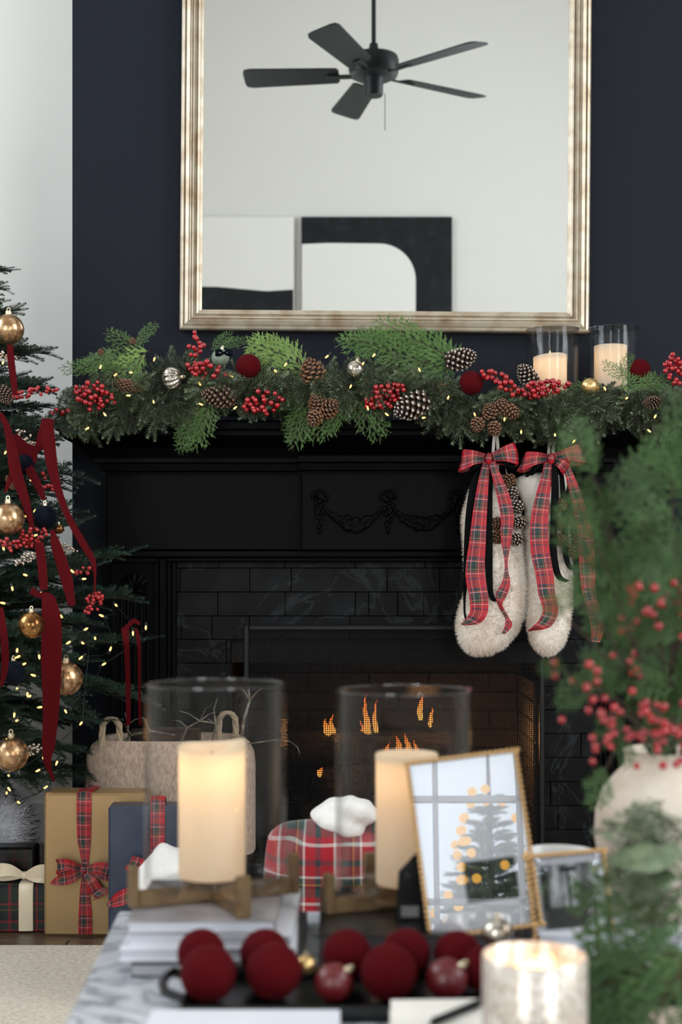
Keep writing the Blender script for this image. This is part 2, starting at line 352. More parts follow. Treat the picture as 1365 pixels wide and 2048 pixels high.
# ---------------------------------------------------------------- chimney breast and firebox
BX0, BX1, BY = -.813, 2.1, 4.30
MCX = (777-CX)/FPX*4.14                                                  # middle of the mantel
OX0, OX1, OZ = (462-CX)/FPX*4.24, 2*MCX-(462-CX)/FPX*4.24, CAMZ-(1305-HY)/FPX*4.24
br = MB(); br.box((BX0, BY, 0), (OX0, YB, ZC)); br.box((OX1, BY, 0), (BX1, YB, ZC)); br.box((OX0, BY, OZ), (OX1, YB, ZC))
struct(br.build('wall_chimney', M_black))
FB = 4.72
fb = MB(); fb.box((OX0, BY, .0), (OX1, FB, .06)); fb.box((OX0, FB, 0), (OX1, FB+.03, OZ)); fb.box((OX0, BY-.05, OZ-.03), (OX1, FB, OZ))
firebox = struct(fb.build('firebox', M_soot))
zz = .06; r_ = 0
while zz < OZ-.1:                                                         # firebrick lining, back and cheeks
    z1 = min(zz+.062, OZ-.03); x = OX0+.02-(r_ % 2)*.1
    while x < OX1-.02:
        a, b = max(x, OX0+.02), min(x+.2, OX1-.02)
        if b-a > .03: MB().bbox((a+.002, FB-.02, zz+.002), (b-.002, FB, z1-.002), .003).build('brick', M_firebrick, firebox)
        x += .2
    for xs in (OX0, OX1-.02):
        y = BY+.0-(r_ % 2)*.08
        while y < FB-.02:
            a, b = max(y, BY), min(y+.18, FB-.02)
            if b-a > .03: MB().bbox((xs, a+.002, zz+.002), (xs+.02, b-.002, z1-.002), .003).build('brick', M_firebrick, firebox)
            y += .18
    zz = z1; r_ += 1
# slate surround: courses of tiles, each a piece
TF = 4.24
sx0, sx1 = (350-CX)/FPX*TF, 2*MCX-(350-CX)/FPX*TF
stz = CAMZ-(1100-HY)/FPX*TF
sb = MB(); sb.box((sx0-.02, TF+.012, 0), (OX0, BY, stz)); sb.box((OX1, TF+.012, 0), (sx1+.02, BY, stz)); sb.box((OX0, TF+.012, OZ), (OX1, BY, stz))
surround = tag(sb.build('fireplace_surround', M_grout), 'black slate tile surround around the fireplace opening', 'fireplace surround')
rows = [CAMZ-(y-HY)/FPX*TF for y in (1100, 1136, 1184, 1232, 1279, 1326, 1373, 1420, 1467, 1515, 1563, 1611, 1659, 1707, 1755, 1803)]+[0.0]
tr = random.Random(3)
first = {1: [360, 500, 583, 775, 880, 940], 2: [436, 571, 711, 738, 796, 848], 3: [362, 424, 499, 700, 905], 0: [438, 570, 711, 850, 1000]}
for i in range(len(rows)-1):
    z1, z0 = rows[i], rows[i+1]
    if z1-z0 < .01: continue
    cuts = [sx0]
    if i in first: cuts += [(c-CX)/FPX*TF for c in first[i]]
    while cuts[-1] < sx1-.12: cuts.append(cuts[-1]+tr.uniform(.13, .3))
    if sx1-cuts[-1] < .03: cuts[-1] = sx1
    else: cuts.append(sx1)
    if z0 < OZ-.002 and z1 > OZ+.03: z0c = z0
    for a, b in zip(cuts, cuts[1:]):
        spans = [(a, b)]
        if z0 < OZ-.02: spans = [(a, min(b, OX0)), (max(a, OX1), b)]
        for a_, b_ in spans:
            if b_-a_ < .012: continue
            pr = tr.uniform(0, .0035)
            MB().bbox((a_+.0006, TF-pr, max(z0, 0)+.0006), (b_-.0006, TF+.014, z1-.0006), .0012).build('tile', M_slate, surround)
# hearth slabs flush with the floor
hs = struct(MB().box((sx0-.3, 4.231, -.012), (sx1+.3, BY, 0.0)).build('floor_hearth', M_slate))
# ---------------------------------------------------------------- mantelpiece
mantel = thing('mantelpiece', 'black painted wooden mantelpiece with carved swags over the fireplace', 'mantelpiece', (MCX, 4.2, 0))
SH0 = (108-CX)/FPX*4.05; SHW = MCX-SH0; STZ = CAMZ+(1150-840)/FPX*4.05
HX = MCX-(213-CX)/FPX*4.17                                                # half width of the frieze
def zpx(y, d): return CAMZ-(y-HY)/FPX*d
MB().bbox((MCX-SHW, 4.05, STZ-.030), (MCX+SHW, BY, STZ), .006).build('shelf', M_mantel, mantel)
# cornice under the shelf: profile swept around three sides, with a break over the centre block
prof = [(0, STZ-.030), (.0, STZ-.042), (.012, STZ-.052), (.024, STZ-.058), (.05, STZ-.075), (.066, STZ-.10), (.066, zpx(908, 4.12)), (.078, zpx(912, 4.12)), (.078, zpx(924, 4.13)), (.090, zpx(927, 4.13)), (.094, zpx(940, 4.13)), (.104, zpx(943, 4.14)), (.106, zpx(950, 4.15))]
co = MB(); R = []
for off, z in prof:
    y = 4.062+off; hw = SHW-.012-(off*(SHW-.012-HX)/.106)
    R.append([Vector((MCX-hw, BY, z)), Vector((MCX-hw, y, z)), Vector((MCX+hw, y, z)), Vector((MCX+hw, BY, z))])
co.rings(R, close=False, cap=False); co.build('cornice', M_mantel, mantel)
CB = MCX-(603-CX)/FPX*4.14
co = MB(); R = []
for off, z in prof[6:]:
    y = 4.062+off-.03; hw = CB+.012*(.106-off)/.04
    R.append([Vector((MCX-hw, 4.2, z)), Vector((MCX-hw, y, z)), Vector((MCX+hw, y, z)), Vector((MCX+hw, 4.2, z))])
co.rings(R, close=False, cap=False); co.build('cornice_break', M_mantel, mantel)
fz0, fz1 = zpx(1100, 4.17), zpx(948, 4.15)
MB().bbox((MCX-HX, 4.17, fz0), (MCX+HX, BY, fz1+.01), .003).build('frieze', M_mantel, mantel)
MB().bbox((MCX-CB, 4.14, fz0-.001), (MCX+CB, 4.175, fz1+.01), .003).build('center_block', M_mantel, mantel)
MB().bbox((MCX-HX+.008, 4.178, fz0-.022), (MCX+HX-.008, BY, fz0), .004).build('bed_moulding', M_mantel, mantel)
for s in (-1, 1):                                                          # pilasters
    xo = MCX+s*HX; xi = MCX+s*(MCX-(316-CX)/FPX*4.18); a, b = min(xo-s*.01, xi), max(xo-s*.01, xi); pz = fz0-.022
    MB().bbox((a, 4.19, .16), (b, BY, pz), .003).build('pilaster', M_mantel, mantel)
    MB().bbox((a-.012, 4.175, 0), (b+.012, BY, .16), .005).build('plinth_block', M_mantel, mantel)
    e = .014
    MB().bbox((a+.002, 4.182, pz-.016), (b-.002, 4.192, pz), .003).build('capital_fillet', M_mantel, mantel)
    for q0, q1 in ((a, a+e), (b-e, b)): MB().bbox((q0, 4.181, .16), (q1, 4.192, pz-.016), .003).build('stile', M_mantel, mantel)
    MB().bbox((a+e, 4.181, .16), (b-e, 4.192, .18), .003).build('rail', M_mantel, mantel)
    cxp = (a+b)/2; fw = (b-a-2*e)/9.0; ztop = zpx(1196, 4.19)
    for k in range(5):                                                     # reeds between the flutes
        xx = cxp+(k-2)*fw*1.55
        m = MB(); m.tube([(xx, 4.189, .2), (xx, 4.189, ztop-abs(k-2)*.004)], fw*.5, 10); m.ball((xx, 4.189, ztop-abs(k-2)*.004), fw*.5, 10, 6); m.build('reed', M_mantel, mantel, True)
    sc = Vector((cxp, 4.188, zpx(1178, 4.19)))                             # scallop shell
    shell = MB().ball(sc, .016, 12, 8, sq=(1.3, .6, .8)).build('shell', M_mantel, mantel, True)
    for k in range(9):
        t = math.radians(200-k*27.5); L = .036+.014*math.sin(max(0, min(PI, t)))
        pts = [sc+Vector((math.cos(t), 0, math.sin(t)))*L*u+Vector((0, -.013*math.sin(PI*min(1, u*.8+.15)), 0)) for u in (0, .35, .7, 1)]
        MB().tube(pts, [.003, .0055, .0075, .005], 8).build('rib', M_mantel, shell, True)
    for q in (-1, 1):
        pts = [sc+Vector((q*(.018+.010*math.cos(u)*(1-u/9)), -.008, -.008+.010*math.sin(u)*(1-u/9))) for u in np.linspace(0, 7, 22)]
        MB().tube(pts, .0035, 6).build('volute', M_mantel, shell, True)
    # inner moulding that frames the slate
    x1 = xi; 
    for j, (w0, w1, yy) in enumerate(((0, .022, 4.20), (.022, .034, 4.212), (.034, .05, 4.224))):
        q0, q1 = sorted((xi-s*w0, xi-s*w1)); MB().bbox((q0, yy, 0), (q1, BY, fz0-.022), .003).build('inner_moulding', M_mantel, mantel)
hw_i = MCX-(350-CX)/FPX*4.18
MB().bbox((MCX-hw_i-.03, 4.2, fz0-.034), (MCX+hw_i+.03, BY, fz0-.02), .003).build('lintel_moulding', M_mantel, mantel)
# carved swags on the centre block
FY = 4.137
hr = random.Random(5)
def bud(mb, p, r, sq=None): mb.ball(p, r, 8, 6, sq=sq or (hr.uniform(.8, 1.2), .75, hr.uniform(.8, 1.25)))
xs = [(640-CX)/FPX*4.135, MCX, 2*MCX-(640-CX)/FPX*4.135]
for x in xs:
    m = MB(); top = zpx(984, 4.135)
    m.tube([(x-.02, FY, top-.024), (x-.021, FY-.004, top-.008), (x-.01, FY-.004, top+.003), (x+.01, FY-.004, top+.003), (x+.021, FY-.004, top-.008), (x+.02, FY, top-.024)], .005, 8)
    m.tube([(x-.012, FY, top-.02), (x-.012, FY-.006, top-.008), (x, FY-.006, top-.003), (x+.012, FY-.006, top-.008), (x+.012, FY, top-.02)], .004, 8)
    for k in range(20):
        t = k/19; z = top-.012-.10*t; ww = .017*(1-t)**.6*(1.0 if k % 4 else .8)+.003
        bud(m, (x+hr.uniform(-1, 1)*ww*.8, FY-.004, z), .0085*(1-.45*t)*hr.uniform(.8, 1.2))
    m.ball((x, FY-.002, top-.117), .005, 8, 6, sq=(.8, .8, 1.6))
    tag(m.build('carved_drop', M_mantel, mantel, True), kind='stuff')
for x0, x1 in zip(xs, xs[1:]):
    m = MB(); z0 = zpx(1012, 4.135); dp = .052; pts = []
    for k in range(17):
        t = k/16; c = 4*t*(1-t); pts.append(Vector((x0+.012+(x1-x0-.024)*t, FY-.003, z0-dp*c**.8)))
    m.tube(pts, [.005+.009*(4*(k/16)*(1-k/16))**1.5 for k in range(17)], 8)
    for k in range(90):
        t = min(.96, max(.04, hr.gauss(.5, .22))); c = 4*t*(1-t); r = .006+.006*c**2
        bud(m, (x0+.012+(x1-x0-.024)*t, FY-.004-.006*c, z0-dp*c**.8+hr.uniform(-1, 1)*(.004+.013*c**2)), r*hr.uniform(.6, .95))
    tag(m.build('carved_swag', M_mantel, mantel, True), kind='stuff')
# ---------------------------------------------------------------- fire
fire = thing('fireplace_log_set', 'charred logs burning on an iron grate in the firebox', 'log fire', (MCX, 4.5, .06))
g = MB()
for k in range(7): x = MCX-.24+.08*k; g.tube([(x, 4.36, .13), (x, 4.38, .11), (x, 4.6, .11)], .007, 6)
for y in (4.4, 4.57): g.tube([(MCX-.28, y, .10), (MCX+.28, y, .10)], .008, 6)
for x in (MCX-.25, MCX+.25):
    for y in (4.4, 4.57): g.tube([(x, y, .06), (x, y, .10)], .008, 6)
g.build('grate', M_iron, fire)
def log(a, b, r, seed):
    lr = random.Random(seed); a, b = Vector(a), Vector(b); n = 9
    m = MB(); pts = [a.lerp(b, k/n)+Vector((lr.uniform(-1, 1)*.006, lr.uniform(-1, 1)*.006, lr.uniform(-1, 1)*.008)) for k in range(n+1)]
    m.tube(pts, [r*lr.uniform(.86, 1.08) for _ in pts], 12); o = m.build('log', M_log, fire, True, 60); return o
log((MCX-.29, 4.56, .185), (MCX+.29, 4.54, .19), .068, 1); log((MCX-.26, 4.41, .18), (MCX+.24, 4.43, .175), .06, 2)
log((MCX-.2, 4.40, .285), (MCX+.14, 4.58, .31), .056, 3); log((MCX+.24, 4.41, .275), (MCX+.02, 4.58, .32), .05, 4); log((MCX-.3, 4.47, .395), (MCX+.2, 4.5, .4), .05, 5)
def flame_mat():
    m = bpy.data.materials.new('flame'); m.use_nodes = True; nt = m.node_tree; N = nt.nodes; L = nt.links; N.remove(N['Principled BSDF'])
    tc = N.new('ShaderNodeTexCoord'); sp = N.new('ShaderNodeSeparateXYZ'); L.new(tc.outputs['Generated'], sp.inputs[0])
    r = N.new('ShaderNodeValToRGB'); r.color_ramp.elements[0].color = lin((255, 190, 90)); r.color_ramp.elements[1].color = lin((230, 90, 20)); L.new(sp.outputs[2], r.inputs[0])
    e = N.new('ShaderNodeEmission'); e.inputs[1].default_value = 1.7; L.new(r.outputs[0], e.inputs[0])
    t = N.new('ShaderNodeBsdfTransparent'); mx = N.new('ShaderNodeMixShader'); mx.inputs[0].default_value = .72; L.new(t.outputs[0], mx.inputs[1]); L.new(e.outputs[0], mx.inputs[2])
    L.new(mx.outputs[0], N['Material Output'].inputs[0]); return m
M_flame = flame_mat()
def flame(px, py0, py1, d, w, seed):
    fr = random.Random(seed); b = P(px, py0, d); h = (py0-py1)/FPX*d; m = MB(); pts = []; rad = []
    for k in range(12):
        t = k/11; pts.append(b+Vector((.35*w*math.sin(t*5+seed)*t+fr.uniform(-1, 1)*.002, fr.uniform(-1, 1)*.003, h*t))); rad.append(max(.0008, w*.5*math.sin(PI*min(1, .15+.85*t))**.8*(1-t*.55)))
    m.tube(pts, rad, 8); return m.build('flame', M_flame, fire, True)
for a in ((735, 1500, 1388, 4.47, .028, 1), (752, 1480, 1400, 4.52, .02, 2), (842, 1440, 1388, 4.49, .022, 3), (862, 1455, 1412, 4.5, .016, 4), (795, 1522, 1472, 4.38, .03, 5), (815, 1522, 1468, 4.38, .026, 6),
          (655, 1478, 1436, 4.46, .03, 7), (666, 1478, 1428, 4.47, .022, 8), (775, 1522, 1485, 4.37, .022, 9), (640, 1552, 1534, 4.38, .02, 10), (722, 1500, 1440, 4.5, .02, 11), (832, 1522, 1480, 4.38, .02, 12)):
    flame(*a)
for nm, p, e in (('fire_glow_a', (MCX+.12, 4.44, .52), .5), ('fire_glow_b', (MCX-.15, 4.45, .46), .3), ('fire_glow_c', (MCX+.34, 4.42, .44), 2.2)):
    l = bpy.data.lights.new(nm, 'POINT'); l.energy = e; l.color = (1, .45, .14); l.shadow_soft_size = .05; o = bpy.data.objects.new(nm, l); o.location = p; COL.objects.link(o)
# ---------------------------------------------------------------- fire screen
SD = 4.14; fx0, fx1 = (487-CX)/FPX*SD, (1091-CX)/FPX*SD; fzt = zpx(1250, SD)
screen = thing('fireplace_screen', 'flat black metal mesh screen standing before the fireplace', 'fireplace screen', ((fx0+fx1)/2, SD, 0))
fw = .016
MB().bbox((fx0, SD, .012), (fx0+fw, SD+.016, fzt), .003).build('frame_post', M_iron, screen); MB().bbox((fx1-fw, SD, .012), (fx1, SD+.016, fzt), .003).build('frame_post', M_iron, screen)
MB().bbox((fx0+fw, SD, fzt-fw), (fx1-fw, SD+.016, fzt), .003).build('frame_rail', M_iron, screen); MB().bbox((fx0+fw, SD, .03), (fx1-fw, SD+.016, .03+fw), .003).build('frame_rail', M_iron, screen)
for x in (fx0+.008, fx1-.008): MB().bbox((x-.008, SD-.05, 0), (x+.008, SD+.06, .012), .003).build('foot', M_iron, screen)
M_mesh = mat('black_wire_mesh', (6, 6, 7), .6, spec=.15)
wm = MB(); st = .0062; t = .0009
x = fx0+fw
while x < fx1-fw: wm.box((x-t, SD+.007, .04), (x+t, SD+.0085, fzt-fw)); x += st
z = .05
while z < fzt-fw: wm.box((fx0+fw, SD+.0085, z-t), (fx1-fw, SD+.010, z+t)); z += st
tag(wm.build('wire_mesh', M_mesh, screen), kind='stuff')
# ---------------------------------------------------------------- mirror over the mantel
MY = 4.262
def mirror():
    a = math.radians(-.45)
    c = Vector(((773-CX)/FPX*4.25, MY, zpx(200, 4.25)))                     # centre of the frame opening
    hw_o = (1185-361)/2/FPX*4.235; zb = zpx(660, 4.235); zt = 2*c.z-zb
    hh_o = c.z-zb
    o = thing('wall_mirror', 'large rectangular mirror in a ridged champagne gold frame above the garland', 'mirror', (c.x, MY, zb))
    Rm = Matrix.Translation(c) @ Matrix.Rotation(-a, 4, 'Y')
    fwid = 43/FPX*4.25
    prof = [(0, .03), (.0, -.006), (.004, -.010), (.010, -.012), (.013, -.006), (.016, -.010), (.026, -.014), (.029, -.006), (.033, -.004), (.036, -.009), (.040, -.008), (.043, .002), (.046, .006), (.050, .001), (.055, .004), (.058, .010), (fwid, .014), (fwid, .03)]
    R = []
    for inn, y in prof:
        w_, h_ = hw_o-inn, hh_o-inn
        R.append([Rm @ Vector((sx*w_, y, sz*h_)) for sx, sz in ((-1, -1), (1, -1), (1, 1), (-1, 1))])
    for k, nm in enumerate(('frame_rail', 'frame_stile', 'frame_rail', 'frame_stile')):
        m = MB(); m.rings([[r[k], r[(k+1) % 4]] for r in R], close=False, cap=False); m.build(nm, M_goldframe, o)
    m = MB(); w_, h_ = hw_o-fwid+.004, hh_o-fwid+.004
    m.box((-w_, .016, -h_), (w_, .022, h_), Rm); m.build('mirror_glass', M_mirror, o)
    MB().box((-w_-.02, .0225, -h_-.02), (w_+.02, .028, h_+.02), Rm).build('backing_board', M_black, o)
mirror()
# ---------------------------------------------------------------- things seen in the mirror
FD = 2*4.275
def V(px, py, y):                                                          # reflected pixel -> place at room depth y
    d = FD-y; return Vector(((px-CX)/FPX*d, y, CAMZ-(py-HY)/FPX*d))
def fan():
    c = V(748, 128, .95)
    o = thing('ceiling_fan', 'dark five blade ceiling fan on a long rod, reflected in the mirror', 'ceiling fan', c)
    MB().lathe([(.0, -.075), (.10, -.075), (.128, -.06), (.135, -.03), (.135, .02), (.128, .04), (.06, .052), (.03, .06), (.022, .11), (.0, .11)], c, 32).build('motor_housing', M_dkwood, o, True)
    MB().lathe([(0, -.17), (.045, -.17), (.05, -.16), (.05, -.115), (.058, -.075), (0, -.074)], c, 24).build('switch_housing', M_dkwood, o, True)
    MB().tube([c+Vector((0, 0, .1)), Vector((c.x, c.y, ZC-.06))], .0125, 10).build('downrod', M_dkwood, o)
    MB().lathe([(.02, -.09), (.055, -.06), (.07, 0), (0, 0)], (c.x, c.y, ZC), 20).build('canopy', M_dkwood, o, True)
    for k in range(5):
        a = math.radians(180+72*k+5); M = Matrix.Translation(c+Vector((0, 0, -.055))) @ Matrix.Rotation(a, 4, 'Z') @ Matrix.Rotation(math.radians(-13), 4, 'X')
        ol = [(.20, -.068), (.66, -.086), (.692, -.076), (.70, -.05), (.70, .05), (.692, .076), (.66, .086), (.20, .068), (.185, .05), (.185, -.05)]
        m = MB(); n = len(ol); m.add([M @ Vector((x, y, -.004)) for x, y in ol]+[M @ Vector((x, y, .004)) for x, y in ol], [tuple(reversed(range(n))), tuple(range(n, 2*n))]+[(i, (i+1) % n, n+(i+1) % n, n+i) for i in range(n)])
        bl = m.build('blade', M_dkwood, o)
        MB().bbox((.09, -.02, -.012), (.25, .02, -.0045), .003, M).build('blade_iron', M_dkwood, bl)
    MB().tube([c+Vector((.06, .02, -.16)), c+Vector((.06, .02, -.36))], .002, 5).build('pull_chain', M_dkwood, o)
fan()
def painting(px0, px1, top, h, black_ground, shape, label):
    d = -1.955; a, b = V(px0, top, d), V(px1, top, d); z1 = a.z; z0 = z1-h
    o = thing('abstract_painting', label, 'painting', ((a.x+b.x)/2, d, z0))
    MB().bbox((a.x, d-.04, z0), (b.x, d, z1), .003).build('canvas', M_canvas_b if black_ground else M_canvas_w, o)
    m = MB(); m.prism(shape(a.x, b.x, z0, z1), d+.0035, d-.001); m.build('painted_shape', M_canvas_w if black_ground else M_canvas_b, o)
def arch(x0, x1, z0, z1):
    xr = V(832, 0, -1.955).x; zt = V(0, 487, -1.955).z; r = .27; pts = [(x0+.004, z0+.004), (xr, z0+.004), (xr, zt-r)]
    pts += [(xr-r+r*math.cos(t), zt-r+r*math.sin(t)) for t in np.linspace(.15, PI/2, 10)]
    return pts+[(x0+.2, zt+.004), (x0+.004, zt-.004)]
def band(x0, x1, z0, z1):
    z = V(0, 579, -1.955).z; return [(x0+.004, z0+.004), (x1-.004, z0+.004), (x1-.004, z), (x1-.2, z-.012), (x0+.5, z+.02), (x0+.2, z+.025), (x0+.004, z+.022)]
painting(603, 905, 433, 1.05, True, arch, 'black abstract canvas with a white rounded arch shape, reflected in the mirror')
painting(300, 588, 433, 1.05, False, band, 'white abstract canvas with a black lower band, reflected in the mirror')
# ---------------------------------------------------------------- greenery, cones, berries, baubles: shared shapes
M_fir = mat('fir_needle', (92, 106, 74), .5, spec=.5, rnd=.35, noise=(30, .4, .7), col2=(134, 146, 122))
M_firt = mat('tree_needle', (32, 52, 40), .55, spec=.4, rnd=.3, noise=(30, .4, .7), col2=(46, 68, 56))
M_ced = mat('cedar_leaf', (66, 94, 40), .55, spec=.4, rnd=.18, noise=(26, .4, .7), col2=(84, 114, 56))
M_ced2 = mat('yellow_cedar_leaf', (104, 130, 60), .55, spec=.4, rnd=.12, noise=(26, .4, .7), col2=(122, 148, 76))
M_bark = mat('twig_bark', (62, 48, 36), .9, bump=(80, .4, .004))
M_berry = mat('red_berry', (158, 12, 22), .22, spec=.6, coat=.5, rnd=.15)
M_velvet = mat('red_velvet', (72, 4, 10), .9, sheen=.3, spec=.1)
M_velrib = mat('velvet_ribbon', (74, 4, 10), .85, sheen=.2, spec=.1)
M_navyball = mat('navy_velvet', (12, 15, 26), .9, sheen=.25, spec=.1)
M_goldglit = mat('gold_crackle_glass', (206, 172, 134), .22, metal=.85, noise=(60, .45, .55), col2=(168, 128, 92), bump=(160, .35, .002))
M_goldamber = mat('amber_mercury_glass', (196, 150, 92), .15, metal=.9, noise=(24, .42, .6), col2=(110, 72, 40), bump=(60, .2, .003))
M_mercury = mat('silver_mercury_glass', (206, 198, 186), .14, metal=.9, noise=(40, .45, .62), col2=(120, 108, 92), bump=(80, .2, .002))
M_cap = mat('bauble_cap', (214, 200, 170), .3, metal=.9)
M_goldsat = mat('satin_gold', (214, 178, 120), .3, metal=.85)
M_palegreen = mat('pale_green_glass', (120, 136, 112), .4, noise=(30, .4, .6), col2=(150, 160, 138))
M_bulb = emitter('warm_bulb', (255, 190, 96), 5.0); M_bulb.cycles.emission_sampling = 'NONE'
M_wire = mat('green_wire', (16, 30, 22), .6)
M_silverberry = mat('champagne_bead', (214, 196, 178), .25, metal=.7)
def cone_mat(name, inner, outer, tip):
    m = bpy.data.materials.new(name); m.use_nodes = True; N = m.node_tree.nodes; L = m.node_tree.links; b = N['Principled BSDF']; b.inputs['Roughness'].default_value = .6
    tc = N.new('ShaderNodeTexCoord'); sp = N.new('ShaderNodeSeparateXYZ'); L.new(tc.outputs['UV'], sp.inputs[0]); r = N.new('ShaderNodeValToRGB'); cr = r.color_ramp
    cr.elements[0].color = lin(inner); cr.elements[0].position = .3; cr.elements[1].color = lin(outer); cr.elements[1].position = .8; e = cr.elements.new(.97); e.color = lin(tip)
    L.new(sp.outputs[0], r.inputs[0]); L.new(r.outputs[0], b.inputs['Base Color']); return m
M_cone_d = cone_mat('dark_cone', (26, 17, 12), (70, 46, 34), (150, 122, 100)); M_cone_b = cone_mat('brown_cone', (44, 26, 17), (108, 70, 46), (140, 100, 70)); M_cone_w = cone_mat('frosted_cone', (24, 15, 10), (66, 44, 32), (206, 190, 174))
def fir_finger(mb, pts, nl, rg, step=.0034, spread=1.0):
    """one needled finger along pts; needles mostly to both sides and above"""
    pts = [Vector(p) for p in pts]; mb.cm = 1; mb.tube(pts, [.0014]*(len(pts)-1)+[.0006], 4); mb.cm = 0
    L = sum((b-a).length for a, b in zip(pts, pts[1:])); n = int(L/step)
    for i in range(n+3):
        u = min(.999, (i+.5)/n)*(len(pts)-1); k = int(u); p = pts[k].lerp(pts[k+1], u-k); t = (pts[k+1]-pts[k]).normalized()
        up = Vector((0, 0, 1)); sd = up.cross(t).normalized(); up = t.cross(sd); tf = min(1, (i+.5)/n)
        for a in (-80, -35, 35, 80) if i % 2 else (-65, 0, 65, 100, -100):
            a_ = math.radians(a+rg.uniform(-14, 14)); rad = sd*math.sin(a_)+up*math.cos(a_)
            fw = rg.uniform(.55, .8)+(.9*(tf-.85)/.15 if tf > .85 else 0); d = (t*fw+rad*spread).normalized(); l = nl*rg.uniform(.8, 1.1)*(.75+.5*math.sin(PI*min(1, tf*.9+.1)))
            q = d.cross(rad); 
            if q.length < 1e-4: continue
            q = q.normalized()*.00125; mb.add([p, p+d*l*.55+q, p+d*l, p+d*l*.55-q], [(0, 1, 2, 3)])
def fir_sprig_mesh(seed, L=.12, nl=.016, lat=3):
    rg = random.Random(seed); mb = MB(); bend = rg.uniform(-.25, .25)
    main = [Vector((L*t, L*bend*t*t, -.10*L*t*t)) for t in np.linspace(0, 1, 6)]
    fir_finger(mb, main, nl, rg)
    for k in range(lat):
        for s in (-1, 1):
            t = .08+.24*k+rg.uniform(0, .08); b = Vector((L*t, L*bend*t*t, -.1*L*t*t)); a = math.radians(rg.uniform(38, 55))*s; l = L*(.62-.15*k)*rg.uniform(.85, 1.1); dr = rg.uniform(-.2, .12)
            fir_finger(mb, [b+Vector((l*u*math.cos(a*(1-.25*u)), l*u*math.sin(a*(1-.25*u)), dr*l*u*u)) for u in np.linspace(0, 1, 4)], nl*.95, rg)
    me = mb.mesh('fir_sprig', False); me.materials.append(M_fir); me.materials.append(M_bark); return me
def tree_branch_mesh(seed, L=.46):
    rg = random.Random(seed); mb = MB(); droop = rg.uniform(.10, .2); cv = lambda t: Vector((L*t, L*.06*math.sin(3*t+seed), -droop*L*t*t+.06*L*t))
    fir_finger(mb, [cv(t) for t in np.linspace(0, 1, 9)], .02, rg, .0052)
    nk = int(L/.036)
    for k in range(nk):
        for s in (-1, 1):
            t = .12+.86*k/nk+rg.uniform(0, .05); b = cv(t); a = math.radians(rg.uniform(40, 58))*s; l = (.23-.16*k/nk)*rg.uniform(.8, 1.15); dr = rg.uniform(-.3, .1)
            ps = [b+Vector((l*u*math.cos(a*(1-.3*u)), l*u*math.sin(a*(1-.3*u)), dr*l*u*u)) for u in np.linspace(0, 1, 4)]; fir_finger(mb, ps, .019, rg, .0056)
            if l > .11:
                b2 = ps[1]; a2 = a*.2; fir_finger(mb, [b2+Vector((l*.5*u*math.cos(a2), l*.5*u*math.sin(a2), .05*l*u)) for u in np.linspace(0, 1, 3)], .018, rg, .0056)
    me = mb.mesh('branch', False); me.materials.append(M_firt); me.materials.append(M_bark); return me
def cedar_mesh(seed, L=.2, wide=.42, m=None, fine=.0046, droop=.25):
    """flat fern-like cedar spray along +x"""
    rg = random.Random(seed); mb = MB(); bend = rg.uniform(-.18, .18); cv = lambda t: Vector((L*t, L*bend*t*t, -droop*L*t*t))
    mb.cm = 1; mb.tube([cv(t) for t in np.linspace(0, 1, 10)], list(np.linspace(.0018, .0006, 10)), 4); mb.cm = 0
    def leaflet(p, d, nrm, l, w):
        s = d.cross(nrm).normalized()*w; mb.add([p, p+d*l*.35+s+nrm*w*.3, p+d*l, p+d*l*.35-s+nrm*w*.3], [(0, 1, 2, 3)])
    def branchlet(p, d, nrm, l):
        side = nrm.cross(d).normalized(); n = max(3, int(l/fine))
        for i in range(n):
            t = i/n; q = p+d*l*t-Vector((0, 0, .18*l*t*t)); ll = fine*(2.6-1.5*t)*rg.uniform(.8, 1.2)
            for s in (-1, 1): leaflet(q, (d*1.0+side*s*(.62-.3*t)+nrm*rg.uniform(-.12, .12)).normalized(), nrm, ll*.85, fine*.26)
        leaflet(p+d*l*.9, d, nrm, fine*3, fine*.35)
    n = int(L/.0145)
    for i in range(n):
        t = .05+.93*i/n; p = cv(t); tg = (cv(min(1, t+.02))-cv(t-.02)).normalized(); nrm = Vector((0, 0, 1)); nrm = (nrm-tg*nrm.dot(tg)).normalized(); side = nrm.cross(tg)
        s = 1 if i % 2 else -1; l = L*wide*(math.sin(PI*min(1, .18+.82*t))**.7)*(1.05-.55*t)*rg.uniform(.8, 1.12); a = math.radians(rg.uniform(33, 43))
        d = (tg*math.cos(a)+side*s*math.sin(a)+nrm*rg.uniform(-.1, .1)).normalized()
        if l > .03:
            k = max(2, int(l/.0125))
            for j in range(k):
                u = (j+.5)/k; q = p+d*l*u-Vector((0, 0, .16*l*u*u)); sd2 = nrm.cross(d).normalized(); s2 = 1 if j % 2 else -1
                branchlet(q, (d*.86+sd2*s2*.52).normalized(), nrm, (l*.30*(1-u*.7)+.004)*rg.uniform(.8, 1.15))
        branchlet(p, d, nrm, l)
    me = mb.mesh('cedar_sprig', False); me.materials.append(m or M_ced); me.materials.append(M_bark); return me
